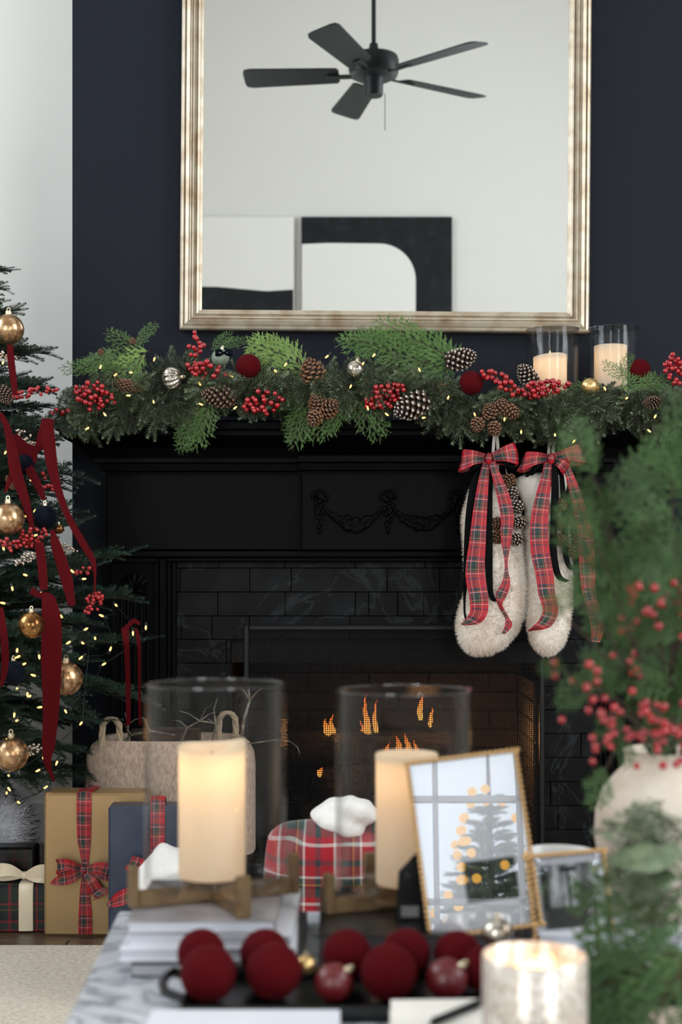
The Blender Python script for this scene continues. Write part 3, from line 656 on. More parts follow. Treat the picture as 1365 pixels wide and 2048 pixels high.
def cone_mesh(seed, L, r, n, m, open_=.5, flat=.35):
    """pine cone along +x from its base; woody scales set in a spiral"""
    rg = random.Random(seed); mb = MB(); prof = lambda t: math.sin(PI*(.12+.86*t)**flat*.5+PI*.5*0) if False else (math.sin(PI*min(1, (.10+.88*t))**.72))**.75
    core = [Vector((L*t, 0, 0)) for t in np.linspace(0, .97, 7)]; mb.tube(core, [max(.001, r*.55*prof(t)) for t in np.linspace(0, .97, 7)], 8)
    for f in range(len(mb.f)): mb.uv[f] = [(0.0, 0.0)]*len(mb.f[f])
    for i in range(n):
        t = (i+.5)/n*.97; a = i*2.39996; R = r*prof(t); ra = Vector((0, math.cos(a), math.sin(a))); ax = Vector((1, 0, 0)); tg = ax.cross(ra)
        d = (ra*(open_+.25*(1-t))+ax*(1-open_*.6)).normalized(); nn = d.cross(tg).normalized(); w = 2.0*r*PI/(math.sqrt(n)*2.2)*(.55+.6*prof(t)); th = w*.22; l = R*.62/max(.35, d.dot(ra))
        b = ax*(L*t)+ra*R*.40-ax*l*.2; e = b+d*l*rg.uniform(.92, 1.06)
        vs = [b+tg*w*.22+nn*th*.4, b-tg*w*.22+nn*th*.4, b-tg*w*.22-nn*th*.4, b+tg*w*.22-nn*th*.4]
        m_ = b.lerp(e, .72); vs += [m_+tg*w*.55+nn*th, m_-tg*w*.55+nn*th, m_-tg*w*.5-nn*th, m_+tg*w*.5-nn*th, e+nn*th*.9+tg*w*.22, e+nn*th*.9-tg*w*.22, e-nn*th*.7]
        u = [(.2, 0)]*4+[(.72, 0)]*4+[(1, 0)]*3
        mb.add(vs, [(0, 1, 5, 4), (2, 3, 7, 6), (0, 4, 7, 3), (1, 2, 6, 5), (4, 5, 9, 8), (6, 7, 10), (4, 8, 10, 7), (5, 6, 10, 9), (8, 9, 10)], u)
    me = mb.mesh('pinecone', False); me.materials.append(m); return me
FIR = [fir_sprig_mesh(s, .12, .0165, 3) for s in range(4)]+[fir_sprig_mesh(9, .10, .015, 2), fir_sprig_mesh(11, .14, .016, 3)]
CED = [cedar_mesh(s, .2, .42) for s in range(3)]; CEDY = cedar_mesh(5, .2, .46, M_ced2, .0058); CEDB = [cedar_mesh(s, .30, .36) for s in (7, 8)]
CONE = {'long_d': cone_mesh(1, .105, .034, 84, M_cone_d, .55), 'long_w': cone_mesh(2, .095, .033, 72, M_cone_w, .6), 'brown': cone_mesh(3, .11, .026, 120, M_cone_b, .35), 'open': cone_mesh(4, .075, .036, 60, M_cone_b, .9), 'small': cone_mesh(5, .042, .019, 44, M_cone_b, .7), 'small_w': cone_mesh(6, .04, .019, 40, M_cone_w, .8), 'tiny': cone_mesh(8, .02, .010, 26, M_cone_b, .7)}
BERRY = MB().ball((0, 0, 0), 1.0, 10, 7).mesh('berry'); BERRY.materials.append(M_berry)
BEAD = MB().ball((0, 0, 0), 1.0, 8, 6).mesh('bead'); BEAD.materials.append(M_silverberry)
BULB = MB().lathe([(0, -.002), (.0018, 0), (.0024, .004), (.002, .009), (.0009, .012), (0, .013)], (0, 0, 0), 8).mesh('bulb'); BULB.materials.append(M_bulb)
SOCK = MB().lathe([(0, -.012), (.003, -.012), (.0036, -.004), (.0036, 0.0005), (0, .0005)], (0, 0, 0), 8).mesh('socket'); SOCK.materials.append(M_wire)
def v2(ang, fwd=0.0): a = math.radians(ang); return Vector((math.cos(a), -fwd, math.sin(a))).normalized()      # direction as seen: 0 right, 90 up; fwd towards the room
def pinecone(px, py, d, ang, Lpx, kind, label, fwd=.2, group='pine cones in the mantel garland'):
    L = {'long_d': .105, 'long_w': .095, 'brown': .11, 'open': .075, 'small': .042, 'small_w': .04, 'tiny': .02}[kind]; s = Lpx/FPX*d/L; dr = v2(ang, fwd); c = P(px, py, d)
    return tag(inst('pinecone', CONE[kind], frame_mat(c-dr*L*s*.5, dr, Vector((0, -1, .3)), s)), label, 'pine cone', group)
def bauble(name, px, py, rpx, d, m, label, cat='ornament', group=None, cap=True, up=Vector((0, 0, 1)), rib=None, capm=None):
    c = P(px, py, d); r = rpx/FPX*d; o = thing(name, label, cat, c, group); q = Vector((0, 0, 1)).rotation_difference(up.normalized()).to_matrix().to_4x4()
    if rib: MB().lathe([(r*math.cos(t)*1.0+1e-6, r*.92*math.sin(t)) for t in np.linspace(-PI/2, PI/2, 18)], c, 60, q, rib).build('ball', m, o, True, 80)
    else: MB().ball(c, r, 36, 20, q).build('ball', m, o, True)
    if cap:
        MB().lathe([(r*.2, r*.95), (r*.2, r*1.16), (r*.17, r*1.2), (0, r*1.2)], c, 14, q).build('cap', capm or M_cap, o, True)
        m_ = MB(); m_.tube([c+q @ Vector((r*.1*math.cos(t), 0, r*1.28+r*.12*math.sin(t))) for t in np.linspace(-.6, PI+.6, 9)], r*.02+.0004, 5); m_.build('hanger', M_cap, o, True)
    return o
def berry_spray(px, py, d, sx, sy, n, ang, label, seed, rpx=5.2, group='red berry sprays', name='berry_spray', mesh=None, cat='berry spray', stem_px=None):
    rg = random.Random(seed); c = P(px, py, d); k = d/FPX; a = math.radians(ang); root = c-v2(ang)*(sx*1.05*k)+Vector((0, .02, 0))
    o = thing(name, label, cat, root, group); st = MB(); B = []
    for i in range(n*8):
        if len(B) >= n: break
        u, v = rg.uniform(-1, 1), rg.uniform(-1, 1)
        if u*u+v*v > 1: continue
        p = c+v2(ang)*u*sx*k+v2(ang+90)*v*sy*k*(.55+.45*(1-abs(u)))+Vector((0, rg.uniform(-.02, .012), 0))
        if all((p-b).length > rpx*1.7*k for b in B): B.append(p)
    tip = c+v2(ang)*sx*.8*k; mid = [root.lerp(tip, t)+Vector((0, .008, 0)) for t in np.linspace(0, 1, 5)]; st.tube(mid, [.0016, .0014, .0012, .001, .0008], 5)
    for b in B:
        t = max(0, min(1, (b-root).dot(tip-root)/(tip-root).length_squared-.18)); j = root.lerp(tip, t)+Vector((0, .008, 0)); st.tube([j, j.lerp(b, .5)+Vector((0, 0, .003)), b], .0006, 4)
    st.build('stem', M_bark, o)
    for b in B: inst('berry', mesh or BERRY, Matrix.Translation(b) @ Matrix.Rotation(rg.uniform(0, 6), 4, 'X') @ Matrix.Scale(rpx*k*rg.uniform(.85, 1.1), 4), o)
    return o
# ---------------------------------------------------------------- garland
garland = thing('garland', 'lush fir and cedar garland draped along the black mantel shelf', 'garland', (MCX, 4.1, STZ))
env = [(118, 800, 850), (150, 760, 862), (175, 725, 885), (210, 700, 892), (250, 690, 880), (300, 700, 865), (350, 705, 850), (420, 700, 842), (480, 725, 838), (560, 728, 836), (640, 715, 836), (720, 712, 836), (800, 715, 836), (860, 728, 845), (900, 745, 872), (960, 750, 878), (1020, 775, 890), (1080, 785, 896), (1140, 790, 896), (1200, 782, 876), (1250, 755, 862), (1300, 748, 878), (1365, 750, 868), (1430, 765, 860)]
def envy(x):
    for (a, t0, b0), (b, t1, b1) in zip(env, env[1:]):
        if a <= x <= b: u = (x-a)/(b-a); return t0+(t1-t0)*u, b0+(b1-b0)*u
    return env[-1][1:]
gr = random.Random(21)
st = MB(); st.tube([(x, 4.10, STZ+.028+.006*math.sin(x*9)) for x in np.linspace(P(150, 0, 4.1).x, MCX+SHW-.06, 40)], .012, 6); st.build('garland_stem', M_wire, garland)
cnt = 0
def clear_of_shelf(p): return not (p.y > 4.035 and p.z < STZ+.006) and p.y < 4.275
while cnt < 190:
    x = gr.uniform(125, 1425); t, b = envy(x); v = gr.random()**.9; py = t+(b-t)*v
    if py > 832: d = gr.uniform(3.93, 4.0)
    elif py > 790: d = gr.uniform(3.94, 4.10)
    else: d = gr.uniform(3.98, 4.16)
    if 1035 < x < 1300 and d > 4.05: d = gr.uniform(3.95, 4.05)
    T = P(x, py, d); mid = min(815, (t+b)/2+10); ox = x+gr.uniform(-95, 95); L = gr.uniform(.085, .13)
    C = P(ox, mid, 4.07); dr = (T-C); dr.y = dr.y*.8; 
    if dr.length < .02: continue
    dr.normalize(); B = T-dr*L
    if not clear_of_shelf(T) or not clear_of_shelf(B) or not clear_of_shelf((T+B)/2): continue
    if T.x < -.80 and T.z < 1.2: continue
    inst('fir_sprig', FIR[gr.randrange(6)], frame_mat(B, dr, Vector((gr.uniform(-.5, .5), -1, gr.uniform(-.1, .9))), L/.12*1.08), garland); cnt += 1
fr_ = 0
while fr_ < 105:                                                            # the front layer, sprigs lying flat towards the room
    x = gr.uniform(130, 1425); t, b = envy(x); py = t+(b-t)*gr.random()**.7; d = gr.uniform(3.905, 3.945)
    if py < 750: d += .05
    T = P(x, py, d); mid = min(812, (t+b)/2); q = Vector((gr.uniform(-1, 1), 0, (mid-py)/55.0-.15)).normalized(); L = gr.uniform(.085, .125)
    q = (q+Vector((0, -.35, 0))).normalized(); B = T-q*L
    if not clear_of_shelf(B) or not clear_of_shelf((T+B)/2) or (480 < x < 860 and T.z < STZ-.01): continue
    inst('fir_sprig', FIR[gr.randrange(6)], frame_mat(B, q, Vector((gr.uniform(-.25, .25), -1, gr.uniform(.0, .5))), L/.12*1.05), garland); fr_ += 1
def cedar(px, py, d, ang, Lpx, fwd=.15, me=None, roll=0.0, up=.4):
    me = me or CED[gr.randrange(3)]; base = .30 if me in CEDB else .2; s = Lpx/FPX*d/base; dr = v2(ang, fwd)
    return inst('cedar_sprig', me, frame_mat(P(px, py, d), dr, Vector((roll, -1, up)), s), garland)
for a in ((262, 735, 4.0, 172, 150, .05, CEDB[0], 0, .9), (300, 735, 4.02, 160, 120, .1, CED[0], 0, .7), (290, 705, 4.05, 150, 95, .1, CED[1], 0, .6), (240, 700, 4.0, 205, 90, .2), (285, 715, 3.98, 235, 110, .2, CED[2]), (300, 700, 4.0, 215, 110, .2, CEDY, 0, .3), (275, 690, 4.02, 60, 60, .1),
          (425, 785, 3.95, 246, 135, .12, CEDB[1], 0, .1), (418, 790, 3.94, 236, 120, .16, CED[0], -.2, .1), (420, 790, 3.94, 262, 118, .18, CED[1], .2, .1), (410, 785, 3.95, 215, 90, .1, CED[2]), (395, 800, 3.94, 252, 112, .2, CEDB[0], 0, .1),
          (615, 735, 4.0, 150, 135, .1, CEDY, 0, .35), (612, 742, 3.99, 176, 118, .15, CEDY, 0, .3), (600, 715, 4.05, 158, 110, .1, CEDY, 0, .5),
          (930, 735, 4.02, 148, 210, .06, CEDB[0], 0, .5), (905, 745, 4.0, 160, 210, .08, CEDB[1], 0, .4), (880, 715, 4.05, 163, 195, .05, CEDB[0], 0, .5), (940, 745, 4.0, 140, 150, .1, CED[0], 0, .4), (860, 720, 4.0, 205, 120, .15, CED[1], 0, .3), (840, 690, 4.06, 170, 170, .05, CEDB[1], 0, .6), (900, 710, 4.0, 250, 75, .2, CED[2]), (870, 712, 4.0, 265, 80, .2, CED[0]), (800, 690, 4.04, 176, 130, .1, CED[1], 0, .5),
          (690, 790, 3.96, 205, 140, .12, CEDB[1], 0, .4), (660, 785, 3.96, 220, 120, .15, CED[0]), (640, 790, 3.95, 232, 120, .15, CED[2]), (680, 800, 3.95, 238, 105, .15, CED[1]), (700, 805, 3.94, 225, 90, .15, CED[0]), (720, 800, 3.94, 320, 90, .15, CED[1]), (700, 790, 3.95, 300, 110, .15, CED[2]), (610, 800, 3.95, 245, 95, .15, CED[0]), (670, 770, 3.98, 160, 90, .2, CED[2]), (710, 770, 3.98, 20, 60, .2, CED[0]), (640, 780, 3.96, 195, 110, .15, CEDB[0]),
          (1155, 790, 3.94, 252, 110, .14, CEDB[0], 0, .1), (1150, 795, 3.94, 240, 80, .15, CED[1]), (1210, 770, 3.97, 190, 100, .15, CED[0]),
          (1265, 760, 3.97, 150, 70, .15, CED[1]), (1240, 755, 3.98, 60, 55, .2, CED[2]), (1290, 750, 3.96, 285, 85, .15, CED[0], 0, .1), (1300, 745, 3.97, 262, 90, .15, CED[2], 0, .1), (1230, 775, 3.96, 15, 120, .15, CEDB[1]), (1340, 760, 3.97, 200, 90, .15, CED[1]), (420, 700, 4.05, 40, 60, .1), (440, 690, 4.1, 10, 55, .1), (1360, 800, 3.96, 250, 90, .1)):
    cedar(*a)
def lights(name, label, pts, cat, dirs=None, grp=None):
    o = thing(name, label, cat, pts[0]); lr = random.Random(len(pts))
    for p in pts:
        q = Vector((lr.uniform(-1, 1), -.5, lr.uniform(-1, .8))).normalized().to_track_quat('Z', 'Y').to_matrix().to_4x4()
        b = inst('bulb', BULB, Matrix.Translation(p) @ q, o); inst('socket', SOCK, Matrix.Translation(p) @ q, b)
    m = MB(); seq = sorted(pts, key=lambda p: p.x)
    if cat != 'string lights':
        rest = list(pts); seq = [rest.pop(0)]
        while rest: nx = min(rest, key=lambda p: (p-seq[-1]).length); rest.remove(nx); seq.append(nx)
    for a, b in zip(seq, seq[1:]): m.tube([a, a.lerp(b, .5)+Vector((0, .045 if cat == 'string lights' else .09, -.01)), b], .0011, 4)
    m.build('cable', M_wire, o); return o
GL = [(178, 855), (212, 832), (308, 806), (261, 791), (259, 745), (228, 752), (310, 715), (398, 765), (406, 810), (468, 818), (460, 750), (657, 711), (549, 740), (574, 726), (751, 708), (703, 770), (841, 743), (777, 831), (845, 836), (896, 798), (949, 826), (728, 725), (737, 820), (1010, 835), (1043, 867), (1111, 872), (1151, 880), (1209, 774), (1256, 795), (1313, 830), (1302, 864), (200, 737)]
lights('string_light', 'warm white string lights wound through the mantel garland', [P(x, y, 3.915 if y > 780 else 3.945) for x, y in GL], 'string lights')
GP = 'pine cones in the mantel garland'
pinecone(255, 772, 3.945, 350, 62, 'brown', 'long brown pine cone lying below the cedar, beside the lowest left berries')
pinecone(438, 793, 3.93, 175, 72, 'long_d', 'large dark pine cone just above the drooping bright cedar')
pinecone(550, 764, 3.96, 165, 52, 'long_d', 'dark pine cone half hidden right of the leftmost velvet ball')
pinecone(624, 742, 3.95, 110, 56, 'open', 'open brown pine cone at the foot of the yellow-green cedar', .5)
pinecone(634, 806, 3.92, 120, 40, 'open', 'brown pine cone tucked in cedar above a round pale cone', .6)
pinecone(630, 838, 3.90, 250, 36, 'small', 'round pale brown pine cone hanging lowest amid the central cedar', .8)
pinecone(660, 815, 3.92, 40, 44, 'open', 'brown pine cone between the central cedar and the berry bunch', .5)
pinecone(824, 812, 3.92, 205, 80, 'long_w', 'large pale-edged pine cone lying on the shelf right of the central berries', .25)
pinecone(922, 718, 3.99, 15, 66, 'long_w', 'pale-tipped pine cone standing high above a velvet ball', .3)
pinecone(1056, 752, 4.03, 130, 56, 'long_w', 'pale-tipped pine cone standing before the left mantel hurricane', .2)
pinecone(956, 850, 3.90, 260, 32, 'small', 'small brown cone, leftmost of the cluster above the first stocking', .6)
pinecone(980, 822, 3.90, 100, 34, 'small', 'small brown cone, uppermost of the cluster above the first stocking', .7)
pinecone(990, 858, 3.895, 280, 32, 'small', 'small brown cone, lowest of the cluster above the first stocking', .8)
pinecone(1003, 812, 3.91, 70, 34, 'small', 'small brown cone right of the uppermost one in the cluster', .6)
pinecone(1024, 824, 3.91, 330, 36, 'small', 'small brown cone, rightmost of the cluster above the first stocking', .5)
pinecone(1305, 806, 3.93, 185, 44, 'long_d', 'dark pine cone under the right velvet ball and cedar', .6)
pinecone(202, 704, 4.0, 90, 14, 'tiny', 'tiny brown cone on the upper left cedar, the lower one', .5)
pinecone(266, 682, 4.02, 90, 14, 'tiny', 'tiny brown cone on the upper left cedar, the topmost one', .5)
berry_spray(187, 792, 3.925, 44, 30, 42, 165, 'red berry bunch at the left end of the garland', 1)
berry_spray(118, 824, 3.95, 22, 7, 5, 185, 'few red berries at the far left shelf corner', 2)
berry_spray(396, 705, 3.96, 44, 22, 18, 100, 'red berry spray rising highest below the mirror corner', 3)
berry_spray(415, 742, 3.945, 42, 18, 26, 170, 'red berry bunch below the pale green bauble', 4)
berry_spray(527, 806, 3.925, 40, 26, 32, 190, 'red berry bunch right of the large dark pine cone', 5)
berry_spray(770, 792, 3.925, 44, 26, 46, 25, 'red berry bunch in the middle below the silver bauble', 6)
berry_spray(1000, 764, 3.93, 46, 16, 30, 150, 'red berry spray beside the velvet ball above the first stocking', 7)
berry_spray(1082, 778, 3.92, 62, 17, 50, 10, 'long red berry bunch in front of the left mantel hurricane', 8)
berry_spray(1348, 742, 3.96, 32, 24, 26, 95, 'red berry spray at the right end of the garland', 9)
bauble('velvet_ball', 497, 733, 25, 3.96, M_velvet, 'dark red velvet ball left on the garland beside the pale green bauble', 'ornament', 'velvet balls on the garland', cap=False)
bauble('velvet_ball', 943, 766, 24, 3.95, M_velvet, 'dark red velvet ball on the garland beneath the pale-tipped pine cone', 'ornament', 'velvet balls on the garland', cap=False)
bauble('velvet_ball', 1280, 740, 22, 3.99, M_velvet, 'dark red velvet ball on the garland right of the hurricanes', 'ornament', 'velvet balls on the garland', cap=False)
bauble('ribbed_ornament', 344, 757, 21, 3.93, M_mercury, 'silver ribbed glass ornament lying on its side in the garland', up=Vector((1, -.3, .1)), rib=lambda k, s, z: 1+.10*math.cos(12*2*PI*k/s))
bauble('glass_bauble', 712, 739, 18, 3.95, M_mercury, 'round silver mercury glass bauble in the middle of the garland', up=Vector((.2, -.2, 1)))
bauble('glass_bauble', 1181, 773, 17, 3.94, M_goldsat, 'plain satin gold bauble below the right mantel hurricane', up=Vector((.5, .5, .6)))
bauble('glass_bauble', 885, 778, 16, 4.0, M_goldamber, 'dark amber bauble sunk in the garland under the big cedar', up=Vector((0, .5, .6)))
bauble('glass_bauble', 441, 716, 18, 4.02, M_palegreen, 'pale green bauble with a navy bow behind the berries', up=Vector((.2, 0, 1)))
_o = bpy.data.objects['glass_bauble.003']; _c = P(448, 706, 3.985)
for s_ in (-1, 1):
    MB().ribbon([_c, _c+Vector((s_*.012, -.008, .006)), _c+Vector((s_*.024, -.002, -.002)), _c+Vector((s_*.012, .006, -.004)), _c], [.005, .010, .012, .009, .005], Vector((0, 0, 1)), n=4).build('bow_loop', M_navyball, _o, True)
# ---------------------------------------------------------------- Christmas tree in the recess
TC = Vector((-1.2, 4.1, 0))
def tree_R(z):
    r = .53*(2.30-z)
    if z < .75: r = min(r, .76-.26*(.75-z)/.45)
    return max(.03, r)
def tree_pt(px, py, off=-.01):
    lo, hi = 2.9, 4.1
    for _ in range(40):
        m_ = (lo+hi)/2; p = P(px, py, m_); q = math.hypot(p.x-TC.x, p.y-TC.y)
        if q > tree_R(p.z)+off: lo = m_
        else: hi = m_
    return P(px, py, min(lo, 3.95))
tree = thing('christmas_tree', 'dark green fir Christmas tree with lights and red velvet ribbons by the mantel', 'christmas tree', TC)
MB().tube([TC+Vector((0, 0, z)) for z in (0.02, .8, 1.6, 2.4)], [.035, .028, .018, .006], 8).build('trunk', M_bark, tree, True)
BR = [tree_branch_mesh(s) for s in range(4)]; BRL = [tree_branch_mesh(s, .74) for s in range(4, 7)]
xr = random.Random(4)
z = .41; lv = 0
while z < 2.24:
    R = tree_R(z); n = max(7, int(5+R*13)); 
    for k in range(n):
        a = 2*PI*(k+.5*(lv % 2)+xr.uniform(-.3, .3))/n; r = R*xr.uniform(.74, 1.0); L = r*.97
        tip = TC+Vector((r*math.cos(a), r*math.sin(a), z+xr.uniform(-.04, .04)))
        if tip.y > 4.93 or (tip.x > -.86 and tip.y > 4.0): 
            r = min(r, .34); tip = TC+Vector((r*math.cos(a), r*math.sin(a), z)); L = r*.97
        up = .18 if z > .7 else -.04
        dr = Vector((math.cos(a+xr.uniform(-.15, .15)), math.sin(a+xr.uniform(-.15, .15)), up+xr.uniform(-.1, .1))).normalized()
        big = L > .52; inst('branch', (BRL[xr.randrange(3)] if big else BR[xr.randrange(4)]), frame_mat(tip-dr*L, dr, Vector((xr.uniform(-.4, .4), xr.uniform(-.4, .4), 1)), L/(.74 if big else .46)), tree)
    z += .08 if R > .3 else .062; lv += 1
inst('branch', BR[0], frame_mat(TC+Vector((0, 0, 2.1)), Vector((.1, 0, 1)), Vector((0, -1, 0)), .6), tree)
TB = [(23, 754), (5, 728), (51, 1033), (44, 1051), (71, 1020), (68, 1072), (12, 903), (50, 910), (142, 1140), (82, 1185), (24, 1174), (10, 1207), (54, 1151), (165, 1158), (169, 1260), (141, 1283), (164, 1285), (207, 1233), (231, 1209), (292, 1252), (266, 1263), (220, 1301), (165, 1313), (34, 1304), (40, 1312), (78, 1310), (71, 1352), (33, 1377), (55, 1385), (61, 1391), (29, 1426), (84, 1414), (32, 1442), (86, 1467), (164, 1444), (18, 1552), (16, 1575), (13, 1588), (35, 1603), (80, 1539), (86, 1517), (95, 1572), (115, 1522), (60, 960), (8, 1100), (120, 1230), (205, 1330), (190, 1275), (100, 1330), (130, 1420), (8, 1480), (45, 1330)]
tb_ = [tree_pt(x, y, .03) for x, y in TB]; lr_ = random.Random(17)
for k in range(60):                                                         # the string goes on round the rest of the tree
    z_ = lr_.uniform(.5, 2.0); a_ = lr_.uniform(PI*.95, PI*1.6); r_2 = tree_R(z_)*.95; p_ = TC+Vector((r_2*math.cos(a_), r_2*math.sin(a_), z_))
    if (p_.x)/p_.y*FPX+CX < -15: tb_.append(p_)
lights('tree_lights', 'warm white fairy lights strung over the Christmas tree', tb_, 'fairy lights')
TG = 'baubles on the Christmas tree'
for px, py, r, m, lb in ((17, 659, 31, M_goldglit, 'gold crackle glass ball highest on the Christmas tree'), (16, 1038, 33, M_goldglit, 'gold crackle glass ball on the tree left of the upper ribbons'), (63, 1250, 27, M_goldamber, 'shiny amber gold ball hanging left of the long velvet ribbon tail'),
                         (132, 1357, 34, M_goldglit, 'gold crackle glass ball hanging right of the long velvet ribbon tail'), (22, 1508, 35, M_goldglit, 'gold crackle glass ball lowest on the Christmas tree'), (90, 1035, 24, M_navyball, 'near-black velvet ball on the tree below the shelf corner'), (27, 1345, 24, M_navyball, 'near-black velvet ball at the tree middle left of the ribbon'), (48, 928, 22, M_navyball, 'near-black velvet ball behind the upper red ribbons'), (118, 1058, 10, M_goldamber, 'small amber ball beside the near-black velvet ball')):
    p = tree_pt(px, py, .05); bauble('tree_bauble', px, py, r, p.y, m, lb, 'ornament', TG)
pinecone(10, 790, tree_pt(10, 790, .03).y, 300, 46, 'long_d', 'dark pine cone on the Christmas tree near the top ribbon', .4, 'cones on the Christmas tree')
pinecone(22, 965, tree_pt(22, 965, .03).y, 300, 36, 'brown', 'brown pine cone on the Christmas tree beside the red ribbons', .4, 'cones on the Christmas tree')
GB = 'berry sprays on the Christmas tree'
for px, py, sx, sy, n, ang, lb, sd in ((72, 785, 50, 12, 22, 8, 'red berry twig reaching right from the tree over the white wall', 31), (95, 950, 18, 8, 6, 20, 'small red berry twig before the white wall below the velvet bow', 32), (98, 975, 16, 9, 7, 5, 'short red berry twig just under another one by the white wall', 33), (62, 1075, 36, 22, 34, 20, 'red berry bunch on the tree below the upper gold ball', 34), (22, 1090, 22, 14, 12, 170, 'red berry bunch at the left edge on the tree', 35), (190, 1205, 26, 20, 22, 45, 'red berry bunch near the tree tip beside the carved pilaster', 36), (168, 1142, 18, 8, 6, 10, 'few dark red berries on the tree beside the thin ribbon', 37)):
    berry_spray(px, py, tree_pt(px, py, .05).y, sx, sy, n, ang, lb, sd, 4.3, GB)
for px, py, sx, sy, n, ang, lb, sd in ((52, 1118, 26, 12, 36, 25, 'champagne bead spray below the upper gold tree ball', 41), (132, 1095, 22, 9, 26, 340, 'champagne bead spray right of the red berries on the tree', 42), (52, 875, 22, 12, 26, 320, 'champagne bead spray left of the velvet bow on the tree', 43), (15, 712, 22, 10, 26, 340, 'champagne bead spray under the highest gold tree ball', 44), (66, 1498, 18, 12, 26, 20, 'champagne bead spray beside the lowest gold tree ball', 45)):
    berry_spray(px, py, tree_pt(px, py, .04).y, sx, sy, n, ang, lb, sd, 2.6, 'bead sprays on the Christmas tree', 'bead_spray', BEAD, 'bead spray')
# velvet ribbons on the tree
GR = 'red velvet ribbons on the Christmas tree'
def tree_ribbon(pts, wpx, label, wang=0, off=.06):
    wl = wang if hasattr(wang, '__len__') else [wang]*len(pts)
    P3 = [tree_pt(x, y, off) for x, y in pts]; dd = min(p.y for p in P3); k = dd/FPX
    P3 = [P(x, y, .5*p.y+.5*dd) for (x, y), p in zip(pts, P3)]
    ws = [w_*k for w_ in wpx] if hasattr(wpx, '__len__') else wpx*k
    o = MB().ribbon(P3, ws, [Vector((math.cos(math.radians(a)), .25, math.sin(math.radians(a)))) for a in wl], .0016).build('velvet_ribbon', M_velrib, None, True); return tag(o, label, 'ribbon', GR)
tree_ribbon([(20, 690), (22, 720), (27, 760), (30, 790)], [12, 14, 13, 10], 'short red velvet ribbon under the highest gold tree ball')
tree_ribbon([(96, 838), (97, 875), (104, 930), (115, 975), (135, 1030), (165, 1085), (185, 1120), (190, 1150), (189, 1190)], [16, 26, 22, 16, 13, 15, 12, 5, 3], 'long red velvet ribbon tail trailing from the shelf corner past the pilaster', 0, .1)
tree_ribbon([(97, 838), (90, 868), (86, 893), (74, 908), (55, 902), (38, 888), (28, 870)], [24, 28, 34, 36, 30, 24, 14], 'red velvet bow loop at the shelf corner over the white wall', [0, 0, 25, 65, 90, 80, 60], .08)
tree_ribbon([(0, 826), (14, 855), (24, 900), (32, 945), (50, 1000), (62, 1045), (66, 1062)], [10, 14, 20, 24, 18, 10, 5], 'red velvet ribbon crossing down the tree left of the bow')
tree_ribbon([(20, 910), (30, 930), (20, 960), (10, 985)], [8, 16, 12, 4], 'short red velvet ribbon end pointing left at the tree edge')
tree_ribbon([(40, 900), (60, 940), (78, 975), (88, 1000)], [12, 18, 15, 8], 'red velvet ribbon tail behind the near-black tree ball')
tree_ribbon([(104, 1060), (112, 1090), (125, 1130), (136, 1170), (144, 1212)], [8, 20, 24, 22, 14], 'red velvet ribbon tail above the carved shell side of the tree')
tree_ribbon([(78, 1085), (84, 1130), (88, 1180)], [18, 18, 16], 'short red velvet ribbon above the knot of the longest tail')
tree_ribbon([(62, 1180), (78, 1190), (96, 1192), (112, 1204)], [16, 12, 14, 10], 'red velvet knot on top of the longest ribbon tail', 90)
tree_ribbon([(96, 1192), (103, 1240), (103, 1330), (102, 1420), (97, 1490), (95, 1525), (108, 1562)], [24, 38, 40, 32, 26, 14, 5], 'longest red velvet ribbon tail hanging down the middle of the tree', 0, .08)
tree_ribbon([(2, 1215), (8, 1270), (10, 1330), (3, 1372)], [8, 14, 14, 6], 'red velvet ribbon tail at the left edge of the picture')
tree_ribbon([(246, 1262), (256, 1252), (268, 1242), (280, 1248)], [12, 10, 10, 6], 'small red velvet knot on the branch tip before the pilaster', 80, .03)
tree_ribbon([(250, 1258), (253, 1290), (256, 1360), (257, 1450)], [16, 11, 10, 9], 'thin red velvet tail, left of the pair before the pilaster', 0, .03)
tree_ribbon([(272, 1256), (278, 1290), (279, 1360), (280, 1450)], [5, 8, 6, 6], 'thin red velvet tail, right of the pair before the pilaster', 0, .03)
# fur collar around the foot of the tree
fc = MB(); fc.lathe([(.05, .005), (.27, .005), (.30, .05), (.30, .24), (.27, .29), (.2, .30), (.06, .30)], TC, 40)
M_whitefur = mat('white_fur', (225, 224, 228), .9)
fo = thing('fur_tree_skirt', 'white fur tree skirt gathered around the foot of the Christmas tree', 'tree skirt', TC)
fc.build('skirt_body', M_whitefur, fo, True); tag(fur_mesh(fc, 22000, .045, .0012, nrng, (0, 0, .2), .5).build('fur', M_whitefur, fo), kind='stuff')
# ---------------------------------------------------------------- hurricanes and candles on the shelf
M_glass = thin_glass('clear_glass', 1.0, (1, 1, 1, 1), .02); M_rim = thin_glass('glass_rim', 2.2, (.96, .97, .97, 1), .12)
def wax_mat(name, col, tr):
    m = bpy.data.materials.new(name); m.use_nodes = True; N = m.node_tree.nodes; L = m.node_tree.links; b = N['Principled BSDF']; b.inputs['Base Color'].default_value = lin(col); b.inputs['Roughness'].default_value = .45
    t = N.new('ShaderNodeBsdfTranslucent'); t.inputs[0].default_value = lin(col); mx = N.new('ShaderNodeMixShader'); mx.inputs[0].default_value = tr
    L.new(b.outputs[0], mx.inputs[1]); L.new(t.outputs[0], mx.inputs[2]); L.new(mx.outputs[0], N['Material Output'].inputs[0]); return m
M_wax = wax_mat('ivory_wax', (238, 222, 196), .45); M_flamelit = emitter('candle_flame', (255, 190, 100), 8.0); M_wick = mat('wick', (20, 16, 14), .9)
def glass_cyl(mb, c, r, h, th=.004, base=.006, seg=64):
    mb.lathe([(0, 0), (r*.96, 0), (r, .004), (r, h-.002), (r-th*.5, h), (r-th, h-.002), (r-th, base+.003), (r-th-.004, base), (0, base)], c, seg)
